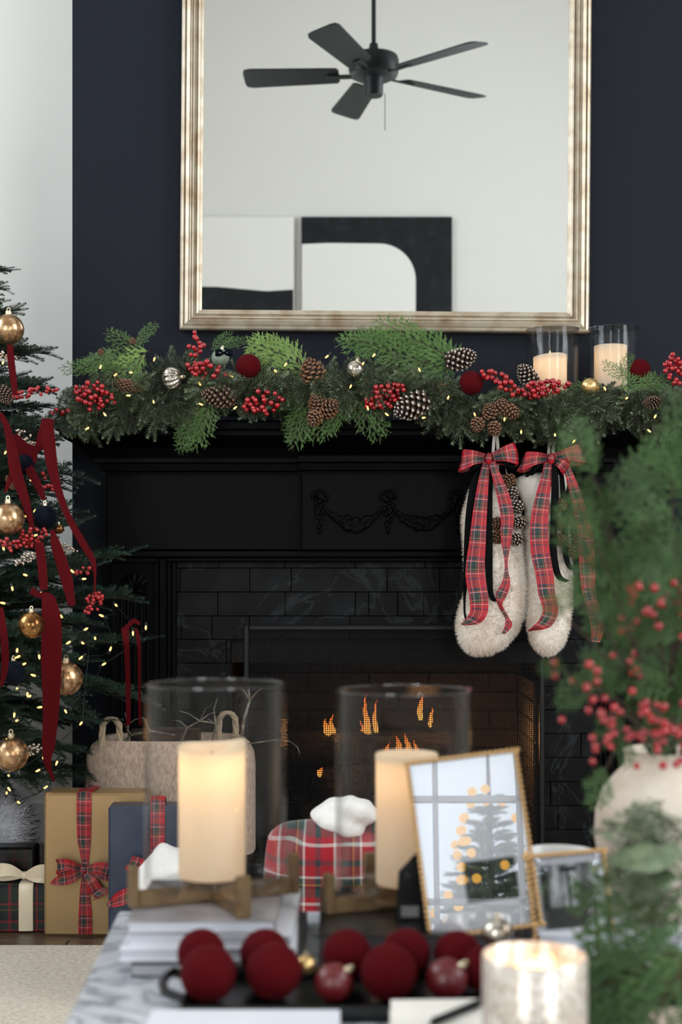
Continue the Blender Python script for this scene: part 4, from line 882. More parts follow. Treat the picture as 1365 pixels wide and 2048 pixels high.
def hurricane(px, rpx, rim, d, base_z, label, group):
    c = Vector(((px-CX)/FPX*d, d, base_z)); r = rpx/FPX*d; h = zpx(rim, d)-base_z; o = thing('hurricane_vase', label, 'hurricane vase', c, group)
    m = MB(); glass_cyl(m, c, r, h); m.build('glass_cylinder', M_glass, o, True, 40)
    m = MB(); m.lathe([(r-.0045, h-.0015), (r-.004, h+.0008), (r-.0005, h+.0008), (r+.0002, h-.0015), (r-.0045, h-.0015)], c, 64); m.build('polished_rim', M_rim, o, True, 60); return o, c, r, h
def candle(px, rpx, top, d, base_z, label, group, power, wav=.0, seed=1, lit=True):
    c = Vector(((px-CX)/FPX*d, d, base_z)); r = rpx/FPX*d; h = zpx(top, d)-base_z; o = thing('pillar_candle', label, 'candle', c, group); cr = random.Random(seed); n = 40; R = []
    def ring(rad, z, wv): return [c+Vector((rad*math.cos(2*PI*k/n), rad*math.sin(2*PI*k/n), z+wv*(.6*math.sin(2*PI*k/n+seed)+.4*math.sin(4*PI*k/n+seed*2)))) for k in range(n)]
    R = [ring(r*.6, .001, 0), ring(r*.97, .001, 0), ring(r, .004, 0), ring(r, h*.5, 0), ring(r*1.0, h-.012, 0), ring(r*1.02, h-.004, wav*.8), ring(r*.99, h, wav), ring(r*.93, h-.001, wav), ring(r*.86, h-.006, wav*.5), ring(r*.80, h-.014, 0), ring(r*.5, h-.017, 0), ring(r*.05, h-.017, 0)]
    m = MB(); m.rings(R); m.build('wax', M_wax, o, True, 70)
    t = c+Vector((0, 0, h-.017)); MB().tube([t, t+Vector((0, 0, .008))], .0012, 6).build('wick', M_wick, o)
    if lit: MB().lathe([(0, 0), (.0032, .004), (.0038, .008), (.002, .017), (.0004, .026), (0, .027)], t+Vector((0, 0, .006)), 10).build('flame', M_flamelit, o, True)
    if power:
        for nm, zz, pw in (('led_glow', h*.84, power), ):
            l = bpy.data.lights.new(nm, 'POINT'); l.energy = pw; l.color = (1, .61, .29); l.shadow_soft_size = r*.35; lo = bpy.data.objects.new(nm, l); COL.objects.link(lo); lo.location = c+Vector((0, 0, zz))
    return o
GH = 'glass hurricanes on the mantel'
hurricane(1106, 52.5, 659, 4.17, STZ, 'clear glass hurricane on the mantel in front of the mirror corner', GH)
hurricane(1228, 50.5, 657, 4.18, STZ, 'clear glass hurricane on the mantel right of the mirror', GH)
candle(1101, 33.5, 712, 4.17, STZ+.007, 'lit melted-top pillar candle in the mantel hurricane before the mirror corner', 'pillar candles on the mantel', .10, .004, 2)
candle(1222, 32.5, 692, 4.18, STZ+.007, 'taller straight pillar candle in the right mantel hurricane', 'pillar candles on the mantel', .06, .0, 3, lit=False)
# ---------------------------------------------------------------- stockings
M_sheep = mat('sheepskin', (246, 236, 224), .95, noise=(14, .4, .7), col2=(232, 214, 198)); M_fleece = mat('ivory_fleece', (236, 228, 216), .9, bump=(120, .2, .003)); M_loop = mat('cotton_loop', (220, 212, 200), .9)
M_tart = tartan('tartan_ribbon', SETT, 1.0, .62, 'UV', (0, 1), .45, (.05, .1)); M_blkrib = mat('black_velvet_ribbon', (10, 10, 11), .9, sheen=.15, spec=.1)
DS = 4.025
def stocking(rows_, name, label, loc, furs, seed):
    o = thing(name, label, 'stocking', loc, 'fur stockings hanging from the mantel'); n = 28; R = []
    for i, (x, y, hw, dep, fw) in enumerate(rows_):
        a = rows_[max(i-1, 0)]; b = rows_[min(i+1, len(rows_)-1)]; tx, ty = b[0]-a[0], b[1]-a[1]; l = math.hypot(tx, ty); nx, ny = -ty/l, tx/l
        if ny*0+nx > 0: nx, ny = -nx, -ny
        ring = []
        for k in range(n):
            t = 2*PI*k/n; c_, s_ = math.cos(t), math.sin(t); ex = math.copysign(abs(c_)**.85, c_); q = P(x+nx*hw*ex, y+ny*hw*ex, DS-fw); q.y += dep*s_; ring.append(q)
        R.append(ring)
    m = MB(); m.rings(R); body = m.build('body', M_sheep, o, True, 80)
    C = np.mean(np.array(m.v), 0)
    g = MB(); g.v = m.v; g.f = [tuple(reversed(f)) for f in m.f]
    f = fur_mesh(g, furs, .011, .0007, np.random.default_rng(seed), (0, 0, -.35), .45); tag(f.build('fur', M_sheep, o), kind='stuff'); return o
s1 = [(985, 955, 24, .022, .0), (984, 985, 44, .036, 0), (983, 1030, 57, .042, 0), (986, 1080, 58, .044, 0), (991, 1130, 59, .046, 0), (995, 1175, 60, .048, .004), (990, 1208, 62, .05, .008), (978, 1238, 62, .05, .012), (962, 1264, 55, .046, .014), (948, 1285, 40, .036, .014), (938, 1298, 20, .02, .014), (935, 1302, 5, .006, .014)]
st1 = stocking(s1, 'christmas_stocking', 'cream sheepskin stocking with a side-pointing toe, left of the two on the mantel', P(985, 880, DS), 26000, 1)
s2 = [(1088, 1015, 34, .03, 0), (1093, 1050, 41, .036, 0), (1097, 1100, 44, .04, 0), (1099, 1160, 44, .042, .004), (1099, 1215, 43, .05, .012), (1097, 1255, 40, .056, .02), (1095, 1285, 31, .05, .026), (1093, 1303, 17, .03, .028), (1092, 1309, 5, .01, .028)]
st2 = stocking(s2, 'christmas_stocking', 'cream sheepskin stocking seen toe-on with a folded ivory cuff', P(1085, 885, DS), 18000, 2)
m = MB(); R = []                                                         # folded cuff of the second stocking
for (x, y, hw, dep) in ((1086, 1028, 33, .032), (1088, 1005, 40, .038), (1085, 975, 50, .042), (1082, 962, 51, .042), (1082, 952, 48, .036), (1084, 946, 36, .024)):
    R.append([P(x+hw*math.cos(t)*(1+.05*math.sin(3*t)), y-4*math.cos(t)-2*math.sin(2*t), DS)+Vector((0, dep*math.sin(t), 0)) for t in np.linspace(0, 2*PI, 25)[:-1]])
m.rings(R); m.build('cuff', M_fleece, st2, True, 80)
for st_, x, y0, y1 in ((st1, 992, 872, 950), (st2, 1103, 880, 948)):
    for s_ in (-4, 4): MB().ribbon([P(x+s_*.3, y0-14, 4.0), P(x+s_, y0+15, 3.985), P(x+s_*1.3, y1-25, 3.985), P(x, y1, 4.0)], 6/FPX*4, Vector((1, .3, 0)), .002).build('hanging_loop', M_loop, st_, True)
HK = mat('brass_hook', (120, 96, 60), .35, metal=.9)
for x in (992, 1103):
    h = P(x, 858, 4.0); MB().tube([Vector((h.x, 4.06, STZ+.003)), Vector((h.x, 4.02, STZ+.006)), Vector((h.x, 4.0, STZ-.01)), Vector((h.x, 3.99, STZ-.03)), Vector((h.x, 3.995, STZ-.038)), Vector((h.x, 4.008, STZ-.032))], .0022, 6).build('hook', HK, st1 if x < 1050 else st2, True)
k_ = DS/FPX
def bow(name, label, knot, loops, tails, group='plaid and black velvet bows on the stockings', dflt=3.95):
    kx, ky = knot; o = thing(name, label, 'bow', P(kx, ky, dflt), group)
    for (ex, ey, w0, w1, mt, dd, tilt) in loops:
        a = P(kx, ky, dd); e = P(ex, ey, dd); mid = a.lerp(e, .5); wd = Vector((math.sin(math.radians(tilt)), 0, math.cos(math.radians(tilt))))
        MB().ribbon([a+Vector((0, .004, 0)), mid+Vector((0, -.022, .004)), a.lerp(e, .88)+Vector((0, -.018, .002)), e+Vector((0, 0, 0)), a.lerp(e, .86)+Vector((0, .018, -.004)), mid+Vector((0, .018, -.004)), a+Vector((0, .008, 0))], [w0*k_, (w0+w1)/2*k_, w1*k_, w1*k_, w1*k_, (w0+w1)/2*k_, w0*k_], wd, .001).build('bow_loop', mt, o, True)
    for pts, ws, mt, dd, tw in tails:
        P3 = [P(x, y, dd[i] if hasattr(dd, '__len__') else dd) for i, (x, y) in enumerate(pts)]
        wds = [Vector((math.cos(math.radians(t)), .5*math.sin(math.radians(t)), .12*math.sin(math.radians(t*2)))) for t in (tw if hasattr(tw, '__len__') else [tw]*len(pts))]
        MB().ribbon(P3, [w_*k_ for w_ in ws], wds, .001).build('ribbon_tail', mt, o, True)
    m = MB(); a = P(kx, ky, dflt-.008); m.ball(a, 10*k_, 14, 10, sq=(.7, .6, 1.15)); m.build('knot', M_tart2, o, True)
    return o
M_tart2 = tartan('tartan_knot', SETT, 22, 22, 'Object', (0, 2), .45, (.0, .3))
d1 = 3.955
bow('plaid_bow', 'red plaid bow with black velvet tails on the side-pointing stocking', (978, 917),
    [(921, 922, 14, 40, M_tart, 3.955, 12), (1034, 908, 14, 42, M_tart, 3.955, -10), (938, 940, 12, 30, M_blkrib, 3.972, 40), (1026, 928, 12, 26, M_blkrib, 3.972, -30)],
    [([(974, 924), (968, 960), (961, 1020), (956, 1080), (951, 1145), (958, 1195), (958, 1225), (945, 1242), (925, 1250)], [13, 20, 27, 32, 38, 37, 34, 26, 8], M_tart, [3.95, 3.955, 3.95, 3.945, 3.945, 3.94, 3.93, 3.93, 3.93], 0),
     ([(984, 924), (995, 955), (1008, 995), (1015, 1035), (1013, 1080), (1013, 1130), (1013, 1165), (1003, 1190), (1001, 1210), (1014, 1235), (1018, 1250), (1007, 1268)], [13, 18, 25, 26, 20, 6, 16, 22, 10, 8, 14, 6], M_tart, 3.945, [0, 0, 0, 0, 0, 30, 0, -40, -60, 0, 0, 0]),
     ([(968, 926), (950, 965), (941, 1020), (937, 1080), (934, 1140), (930, 1190), (930, 1225), (934, 1242)], [8, 14, 16, 16, 13, 6, 4, 5], M_blkrib, 3.965, 0),
     ([(984, 930), (979, 980), (977, 1040), (978, 1100), (979, 1150), (983, 1190), (993, 1202), (1002, 1198)], [10, 14, 17, 16, 14, 10, 8, 6], M_blkrib, 3.96, 0)])
bow('plaid_bow', 'red plaid bow with black velvet tails on the toe-on stocking', (1103, 917),
    [(1042, 925, 14, 36, M_tart, 3.955, 25), (1166, 908, 14, 36, M_tart, 3.955, -20), (1060, 940, 12, 30, M_blkrib, 3.972, 40), (1135, 938, 16, 30, M_tart, 3.965, 35)],
    [([(1098, 924), (1094, 955), (1085, 1000), (1079, 1050), (1081, 1100), (1090, 1150), (1094, 1185), (1102, 1220), (1092, 1245), (1075, 1256), (1058, 1262)], [16, 22, 29, 35, 37, 35, 33, 30, 28, 18, 4], M_tart, [3.95, 3.955, 3.95, 3.945, 3.945, 3.94, 3.935, 3.92, 3.91, 3.91, 3.92], 0),
     ([(1110, 925), (1111, 980), (1109, 1040), (1107, 1090), (1111, 1130), (1120, 1155), (1136, 1163)], [10, 15, 15, 15, 14, 12, 10], M_blkrib, 3.95, 0),
     ([(1122, 930), (1128, 1000), (1131, 1060), (1131, 1100), (1138, 1130), (1150, 1140), (1160, 1132)], [8, 12, 13, 12, 10, 6, 5], M_blkrib, 3.97, 0),
     ([(1130, 925), (1150, 980), (1166, 1040), (1173, 1085), (1176, 1140), (1178, 1180), (1188, 1220), (1196, 1255), (1192, 1285)], [14, 20, 26, 30, 31, 26, 24, 26, 16], M_tart, 3.96, 0)])
GC = 'pine cone strings beside the stockings'
def cone_string(pts, label, kinds):
    o = thing('pinecone_string', label, 'pine cone string', P(pts[0][0], pts[0][1]-20, 3.985), GC); m = MB(); m.tube([P(pts[0][0]-12, pts[0][1]-50, 4.0)]+[P(x, y, 3.985) for x, y in pts], .001, 4); m.build('twine', M_loop, o); cr = random.Random(len(pts))
    for (x, y), k in zip(pts, kinds):
        dr = v2(cr.uniform(200, 340), cr.uniform(.5, 1.4)); L = .041; s = 30/FPX*3.98/L; c = P(x, y, 3.975); inst('pinecone', CONE[k], frame_mat(c-dr*L*s*.5, dr, Vector((0, 0, 1)), s), o)
cone_string([(1018, 962), (1026, 988), (1035, 1016), (1037, 1046), (1031, 1080), (993, 1048), (996, 1075)], 'string of brown and frosted pine cones between the two stockings', ['small', 'small_w', 'small_w', 'small_w', 'small_w', 'small', 'small'])
cone_string([(1122, 1010), (1120, 1045), (1124, 1080), (1149, 1104), (1160, 1082), (1152, 1046)], 'string of brown pine cones right of the toe-on stocking', ['small']*6)
# ---------------------------------------------------------------- coffee table and what stands on it
def marble_mat():
    m = bpy.data.materials.new('white_marble'); m.use_nodes = True; N = m.node_tree.nodes; L = m.node_tree.links; b = N['Principled BSDF']; b.inputs['Roughness'].default_value = .22
    tc = N.new('ShaderNodeTexCoord'); n1 = N.new('ShaderNodeTexNoise'); n1.inputs['Scale'].default_value = 5; n1.inputs['Detail'].default_value = 8; n1.inputs['Distortion'].default_value = 1.6; L.new(tc.outputs['Object'], n1.inputs['Vector'])
    r = N.new('ShaderNodeValToRGB'); cr = r.color_ramp; cr.elements[0].position = .40; cr.elements[0].color = lin((206, 208, 212)); cr.elements[1].position = .62; cr.elements[1].color = lin((212, 213, 216)); e = cr.elements.new(.5); e.color = lin((140, 144, 150)); e2 = cr.elements.new(.46); e2.color = lin((196, 198, 203)); e3 = cr.elements.new(.54); e3.color = lin((200, 202, 206))
    L.new(n1.outputs['Fac'], r.inputs[0]); L.new(r.outputs[0], b.inputs['Base Color']); return m
M_marble = marble_mat(); M_bronze = mat('dark_bronze', (52, 44, 36), .4, metal=.8)
TZ = .42
table = thing('coffee_table', 'white marble coffee table in the foreground on the cream rug', 'table', (.3, 1.5, 0))
tp = MB(); ol = [(-.345, 2.2), (1.15, 2.2), (1.15, .8), (-.285, .8)]
tp.add([(x, y, TZ-.03) for x, y in ol]+[(x, y, TZ-.004) for x, y in ol]+[(x+(.004 if x < 0 else -.004), y+(.004 if y < 1 else -.004), TZ) for x, y in ol], [(0, 1, 2, 3), (4, 0, 3, 7), (5, 1, 0, 4), (6, 2, 1, 5), (7, 3, 2, 6), (8, 4, 7, 11), (9, 5, 4, 8), (10, 6, 5, 9), (11, 7, 6, 10), (11, 10, 9, 8)])
tp.build('table_top', M_marble, table)
for x, y in ((-.27, 2.12), (1.07, 2.12), (1.07, .9), (-.22, .9)): MB().bbox((x-.02, y-.02, .012), (x+.02, y+.02, TZ-.03), .003).build('leg', M_bronze, table)
for y in (2.12, .9): MB().bbox((-.2, y-.012, TZ-.07), (1.05, y+.012, TZ-.03), .003).build('apron', M_bronze, table)
# books
M_page = mat('paper_edge', (205, 206, 214), .8, noise=(220, .4, .6), col2=(185, 187, 198), stretch=(.02, .02, 1)); M_cw = mat('white_cover', (218, 219, 226), .45); M_cg = mat('grey_cover', (120, 116, 118), .45, noise=(12, .4, .6), col2=(150, 146, 146)); M_ck = mat('black_cover', (20, 19, 20), .35, noise=(14, .5, .62), col2=(46, 44, 42)); M_cdk = mat('charcoal_cover', (70, 66, 70), .5); M_pageg = mat('grey_page_edge', (168, 168, 172), .8)
def book(x0, x1, y0, y1, z0, z1, cm, pm_, label, rot=0.0, group=None, ct=.0025):
    c = Vector(((x0+x1)/2, (y0+y1)/2, z0)); M = Matrix.Translation(c) @ Matrix.Rotation(math.radians(rot), 4, 'Z'); hx, hy, h = (x1-x0)/2, (y1-y0)/2, z1-z0
    o = thing('book', label, 'book', c, group)
    MB().bbox((-hx, -hy, 0), (hx, hy, ct), .0008, M).build('back_cover', cm, o); MB().bbox((-hx, -hy, h-ct), (hx, hy, h), .0008, M).build('front_cover', cm, o)
    MB().bbox((hx-.003, -hy, ct), (hx, hy, h-ct), .001, M).build('spine', cm, o); MB().box((-hx+.003, -hy+.003, ct), (hx-.003, hy-.003, h-ct), M).build('page_block', pm_, o); return o
GBk = 'stacked books under the left lantern'
book(-.272, -.05, 1.835, 2.12, .42, .4385, M_cdk, M_pageg, 'dark-edged grey book at the bottom of the lantern stack', 0, GBk)
book(-.29, -.06, 1.845, 2.13, .4385, .456, M_cw, M_page, 'white wide book second from the bottom of the lantern stack', 1, GBk)
book(-.275, -.062, 1.85, 2.12, .456, .472, M_cw, M_page, 'white book just below the top of the lantern stack', -1, GBk)
book(-.28, -.085, 1.85, 2.1, .472, .49, M_cg, M_page, 'grey picture book on top of the stack, directly under the left lantern', 0, GBk)
book(-.03, .245, 1.875, 2.175, .42, .465, M_ck, M_cdk, 'thick black book under the right lantern and bead frame', 0, 'books on the coffee table')
book(.262, .60, 1.88, 2.15, .42, .465, M_cw, M_page, 'white book under the cream vase and small frame', 0, 'books on the coffee table')
book(-.215, -.001, 1.30, 1.617, .42, .446, M_cw, M_page, 'white book lying in the nearest foreground left of the notepad', 0, 'books on the coffee table')
book(.343, .52, 1.30, 1.645, .42, .44, mat('blush_cover', (206, 180, 168), .6), M_page, 'blush beige book at the bottom right corner', 0, 'books on the coffee table')
pad = thing('notepad', 'cream notepad with a black pen in the nearest foreground', 'notepad', (.1, 1.5, TZ)); M_pad = mat('cream_paper', (232, 226, 216), .8)
def slab(pts, z0, z1): n = len(pts); m = MB(); m.add([(x, y, z0) for x, y in pts]+[(x, y, z1) for x, y in pts], [tuple(reversed(range(n))), tuple(range(n, 2*n))]+[(i, (i+1) % n, n+(i+1) % n, n+i) for i in range(n)]); return m
q = [(.134, 1.3), (.163, 1.53), (.166, 1.64), (.056, 1.635), (.045, 1.3)]
slab(q, TZ+.001, .44).build('page_block', M_pad, pad); slab([(x+.002, y-.004) for x, y in q], .44, .4425).build('cover', M_cw, pad); slab([(x*.98+.002, y-.01) for x, y in q], .4425, .4545).build('top_sheets', M_pad, pad)
pen = MB(); pen.tube([(.095, 1.52, .4595), (.10, 1.53, .4595), (.15, 1.59, .4595), (.158, 1.6, .4595)], [.001, .0045, .0048, .004], 10); tag(pen.build('pen', M_iron, None, True), 'black pen lying across the cream notepad', 'pen')
# lanterns
M_stand = mat('bronzed_wood', (112, 88, 58), .45, metal=.25, noise=(30, .4, .7), col2=(88, 66, 42))
def lantern(px, rpx, rim_z, d, z0, label, group='glass lanterns on the coffee table'):
    c = Vector(((px-CX)/FPX*d, d, z0)); r = rpx/FPX*d; o = thing('hurricane_lantern', label, 'lantern', c, group); R = r+.012
    M = Matrix.Translation(c) @ Matrix.Rotation(math.radians(23), 4, 'Z')
    MB().bbox((-R, -.009, 0), (R, .009, .022), .002, M).build('cross_bar', M_stand, o)
    for s_ in (-1, 1): MB().bbox((-.009, min(s_*.0095, s_*R), 0), (.009, max(s_*.0095, s_*R), .022), .002, M).build('cross_bar', M_stand, o)
    for a in range(4): MB().bbox((R, -.010, 0), (R+.012, .010, .056), .002, M @ Matrix.Rotation(a*PI/2, 4, 'Z')).build('post', M_stand, o)
    zb = z0+.0225; h = rim_z-zb; cb = Vector((c.x, c.y, zb)); m = MB(); glass_cyl(m, cb, r, h, .0045, .009, 96); m.build('glass_cylinder', M_glass, o, True, 40)
    m = MB(); m.lathe([(r-.005, h-.002), (r-.0045, h+.0012), (r, h+.0012), (r+.0004, h-.002), (r-.005, h-.002)], cb, 96); m.build('polished_rim', M_rim, o, True, 60)
    return zb+.0095
zb1 = lantern(431, 142, .790, 1.97, .49, 'large glass candle lantern on the book stack, the left one')
zb2 = lantern(808, 137, .776, 2.04, .465, 'large glass candle lantern behind the bead frame, the right one')
candle(424, 66.5, 1490, 1.97, zb1, 'wide glowing ivory pillar candle with a melted rim in the left lantern', 'pillar candles in the table lanterns', .17, .010, 1, lit=False)
candle(814, 62, 1506, 2.04, zb2, 'ivory pillar candle half hidden by the bead frame in the right lantern', 'pillar candles in the table lanterns', .10, .0, 4, lit=False)
# bead picture frames
M_bead = mat('gold_bead', (214, 172, 118), .3, metal=.7); M_beadbar = mat('gilt_bar', (112, 80, 46), .45, metal=.6); M_mat = mat('photo_mount', (232, 233, 240), .85)
M_pglass = bpy.data.materials.new('picture_glass'); M_pglass.use_nodes = True
def pglass():
    nt = M_pglass.node_tree; N = nt.nodes; L = nt.links; N.remove(N['Principled BSDF']); t = N.new('ShaderNodeBsdfTransparent'); g = N.new('ShaderNodeBsdfGlossy'); g.inputs['Roughness'].default_value = 0; mx = N.new('ShaderNodeMixShader'); mx.inputs[0].default_value = .16
    L.new(t.outputs[0], mx.inputs[1]); L.new(g.outputs[0], mx.inputs[2]); L.new(mx.outputs[0], N['Material Output'].inputs[0])
pglass()
def photo_mat(name, seed, dark, light):
    m = bpy.data.materials.new(name); m.use_nodes = True; N = m.node_tree.nodes; L = m.node_tree.links; b = N['Principled BSDF']; b.inputs['Roughness'].default_value = .5
    tc = N.new('ShaderNodeTexCoord'); mp = N.new('ShaderNodeMapping'); mp.inputs['Location'].default_value = (seed, 0, seed); mp.inputs['Scale'].default_value = (60, 1, 26); L.new(tc.outputs['Object'], mp.inputs[0]); n = N.new('ShaderNodeTexNoise'); n.inputs['Scale'].default_value = 1.0; n.inputs['Detail'].default_value = 2; L.new(mp.outputs[0], n.inputs['Vector'])
    r = N.new('ShaderNodeValToRGB'); r.color_ramp.elements[0].position = .38; r.color_ramp.elements[1].position = .66; r.color_ramp.elements[0].color = lin(dark); r.color_ramp.elements[1].color = lin(light); L.new(n.outputs['Fac'], r.inputs[0]); L.new(r.outputs[0], b.inputs['Base Color']); return m
M_ph1 = photo_mat('dark_photo', 2.0, (18, 18, 22), (62, 62, 70)); M_ph2 = photo_mat('grey_photo', 5.3, (90, 90, 94), (215, 216, 220)); M_phdark = mat('photo_dark_grey', (58, 58, 60), .5); M_phblk = mat('photo_black', (34, 34, 36), .5)  # dark grey and black print for the furniture shapes
def bead_frame(cx_, cy_, d, w_, h_, roll, lean, label, photo):
    c = P(cx_, cy_, d); M = Matrix.Translation(c) @ Matrix.Rotation(math.radians(roll), 4, 'Y') @ Matrix.Rotation(math.radians(-lean), 4, 'X')
    o = thing('picture_frame', label, 'picture frame', c, 'gold bead picture frames on the coffee table'); b = .0055; hx, hz = w_/2, h_/2
    for a0, a1 in (((-hx, -.004, -hz), (hx, .006, -hz+b)), ((-hx, -.004, hz-b), (hx, .006, hz))): MB().bbox(a0, a1, .001, M).build('frame_rail', M_beadbar, o)
    for s_ in (-1, 1): x0, x1 = sorted((s_*hx, s_*(hx-b))); MB().bbox((x0, -.004, -hz+b), (x1, .006, hz-b), .001, M).build('frame_stile', M_beadbar, o)
    bd = MB(); st_ = .0074; nx, nz = round(w_/st_), round(h_/st_)
    for i in range(nx+1):
        for z in (-hz, hz): bd.ball(M @ Vector((-hx+w_*i/nx, -.0045, z*(1-.0025/hz))), .0034, 8, 6)
    for i in range(1, nz):
        for x in (-hx, hx): bd.ball(M @ Vector((x*(1-.0025/hx), -.0045, -hz+h_*i/nz)), .0034, 8, 6)
    tag(bd.build('bead_trim', M_bead, o, True), kind='stuff')
    MB().box((-hx+b*.6, .002, -hz+b*.6), (hx-b*.6, .0035, hz-b*.6), M).build('mount', M_mat, o)
    for nm, (x0, x1, z0, z1), pm_, y in photo: MB().box((x0, y, z0), (x1, .0022, z1), M).build(nm, pm_, o)
    MB().box((-hx+b*.8, -.0012, -hz+b*.8), (hx-b*.8, 0, hz-b*.8), M).build('glass', M_pglass, o)
    MB().box((-hx+.002, .0036, -hz+.002), (hx-.002, .006, hz-.002), M).build('back_panel', M_ck, o)
    return o, M
fo_, Mf = bead_frame(947, 1686, 1.915, 228/FPX*1.915, 352/FPX*1.915, -7.2, 11, 'tall gold bead frame with a white mount, the larger of the two frames', [('photograph', (-.018, .052, -.078, -.024), M_ph1, .001)])
es = MB(); ed = 1.955; e_ol = [P(858, 1680, ed), P(798, 1745, ed), P(792, 1850, ed), P(872, 1850, ed)]
es.add([Vector((p.x, ed, max(p.z, .466))) for p in e_ol]+[Vector((p.x, ed+.008, max(p.z, .466))) for p in e_ol], [(0, 1, 2, 3), (7, 6, 5, 4), (0, 4, 5, 1), (1, 5, 6, 2), (2, 6, 7, 3), (3, 7, 4, 0)]); es.build('easel_back', M_iron, fo_)
a_, b_ = P(803, 1812, ed-.0008), P(838, 1834, ed-.0008); MB().box((a_.x, ed-.0009, b_.z), (b_.x, ed-.0001, a_.z), None).build('sticker', M_cg, fo_)
sf, Ms = bead_frame(1139, 1788, 1.90, 162/FPX*1.90, 168/FPX*1.9, -5.2, 9, 'small gold bead frame holding a grey interior photograph', [('photograph', (-.036, .036, -.044, .040), M_ph2, .0012), ('photo_table', (-.03, .034, -.044, -.016), M_phdark, .0009), ('photo_lamp', (-.001, .003, -.016, .032), M_phblk, .0009), ('photo_lampshade', (-.010, .014, .030, .036), M_phblk, .0008), ('photo_curtain', (-.036, -.026, -.02, .036), M_phblk, .0009), ('photo_chair', (.014, .032, -.018, .014), M_phdark, .0008)])
MB().tube([Ms @ Vector((0, .006, .02)), Vector((Ms.translation.x, 1.955, .467))], .003, 6).build('easel_leg', M_iron, sf)
# tray with velvet balls
M_tray = mat('black_lacquer', (10, 10, 11), .25); M_matred = mat('matte_red_glass', (92, 14, 20), .42, coat=.2)
tray = thing('serving_tray', 'black lacquer tray with loop handles holding the red balls', 'tray', (.2, 1.735, TZ))
tx0, tx1, ty0, ty1 = -.188, .62, 1.648, 1.822
MB().bbox((tx0, ty0, TZ), (tx1, ty1, TZ+.006), .003).build('tray_base', M_tray, tray)
for a0, a1 in (((tx0, ty0, TZ+.006), (tx1, ty0+.005, TZ+.02)), ((tx0, ty1-.005, TZ+.006), (tx1, ty1, TZ+.02)), ((tx0, ty0+.005, TZ+.006), (tx0+.005, ty1-.005, TZ+.02)), ((tx1-.005, ty0+.005, TZ+.006), (tx1, ty1-.005, TZ+.02))): MB().bbox(a0, a1, .002).build('tray_side', M_tray, tray)
for s_, x in ((-1, tx0), (1, tx1)):
    MB().tube([(x, 1.69, TZ+.016), (x+s_*.022, 1.692, TZ+.024), (x+s_*.028, 1.72, TZ+.026), (x+s_*.028, 1.75, TZ+.026), (x+s_*.022, 1.778, TZ+.024), (x, 1.78, TZ+.016)], .006, 8).build('handle', M_tray, tray, True)
GV = 'red velvet balls on the tray'
def tball(px, py, rpx, m, label, d=None, name='velvet_ball', cap=False):
    d = d or (.94-TZ-.0065)*FPX/(py-HY+rpx); o = bauble(name, px, py, rpx, d, m, label, 'ornament', GV, cap=cap, up=Vector((.5, -.2, .5))); return o
for a in ((417, 1947, 56, M_velvet, 'front red velvet ball nearest the left tray handle'), (403, 1906, 48, M_velvet, 'red velvet ball behind the leftmost one on the tray', 1.785), (548, 1942, 56, M_velvet, 'front red velvet ball, second from the left tray handle'), (530, 1908, 50, M_velvet, 'red velvet ball behind the second front one on the tray', 1.785), (778, 1945, 56, M_velvet, 'front red velvet ball between the two matte glass balls'),
          (694, 1908, 49, M_velvet, 'red velvet ball behind the left matte glass ball', 1.785), (812, 1908, 50, M_velvet, 'red velvet ball behind the middle front velvet ball', 1.787), (916, 1910, 48, M_velvet, 'red velvet ball behind the right matte glass ball', 1.785), (965, 1938, 44, M_velvet, 'red velvet ball half hidden by the votive glass'), (1248, 1945, 46, M_velvet, 'red velvet ball under the cedar right of the votive'), (1348, 1952, 48, M_velvet, 'red velvet ball at the right picture edge on the tray')): tball(*a)
tball(668, 1965, 39, M_matred, 'left of the two matte dark red glass balls on the tray', None, 'glass_ball', True); tball(894, 1958, 42, M_matred, 'right of the two matte dark red glass balls on the tray', None, 'glass_ball', True)
bauble('glass_ball', 612, 1930, 20, 1.745, M_goldsat, 'small gold ball between the velvet balls on the tray', 'ornament', GV); bauble('glass_ball', 996, 1866, 30, 1.745, M_mercury, 'shiny silver ball lying on the velvet balls behind the votive', 'ornament', GV)
# votive
M_mercglass = mat('mercury_votive_glass', (222, 212, 202), .28, metal=.45, noise=(150, .42, .62), col2=(186, 170, 154), bump=(90, .25, .002))
vc = Vector(((1070-CX)/FPX*1.47, 1.47, TZ)); vr = 105/FPX*1.47; vh = zpx(1908, 1.47)-TZ
vo = thing('votive_candle', 'lit candle in a frosted mercury glass cup, nearest the camera', 'candle', vc)
MB().lathe([(0, 0), (vr*.97, 0), (vr, .004), (vr, vh-.0015), (vr-.0015, vh), (vr-.003, vh-.0015), (vr-.003, .006), (0, .006)], vc, 64).build('glass_cup', M_mercglass, vo, True, 50)
wh = vh*.72; MB().lathe([(0, .0065), (vr-.0035, .0065), (vr-.0035, wh), (vr*.9, wh-.001), (vr*.5, wh-.003), (0, wh-.003)], vc, 48).build('wax', M_wax, vo, True, 50)
for dx, dy in ((-.016, 0), (.004, -.012), (.018, .006)):
    t = vc+Vector((dx, dy, wh-.003)); wk = MB().tube([t, t+Vector((0, 0, .008))], .0012, 6).build('wick', M_wick, vo)
    MB().lathe([(0, 0), (.004, .005), (.0046, .010), (.0024, .02), (.0004, .03), (0, .031)], t+Vector((0, 0, .006)), 10).build('flame', M_flamelit, wk, True)
l = bpy.data.lights.new('votive_glow', 'POINT'); l.energy = .14; l.color = (1, .55, .2); l.shadow_soft_size = .01; o = bpy.data.objects.new('votive_glow', l); o.location = vc+Vector((0, 0, wh+.025)); COL.objects.link(o)
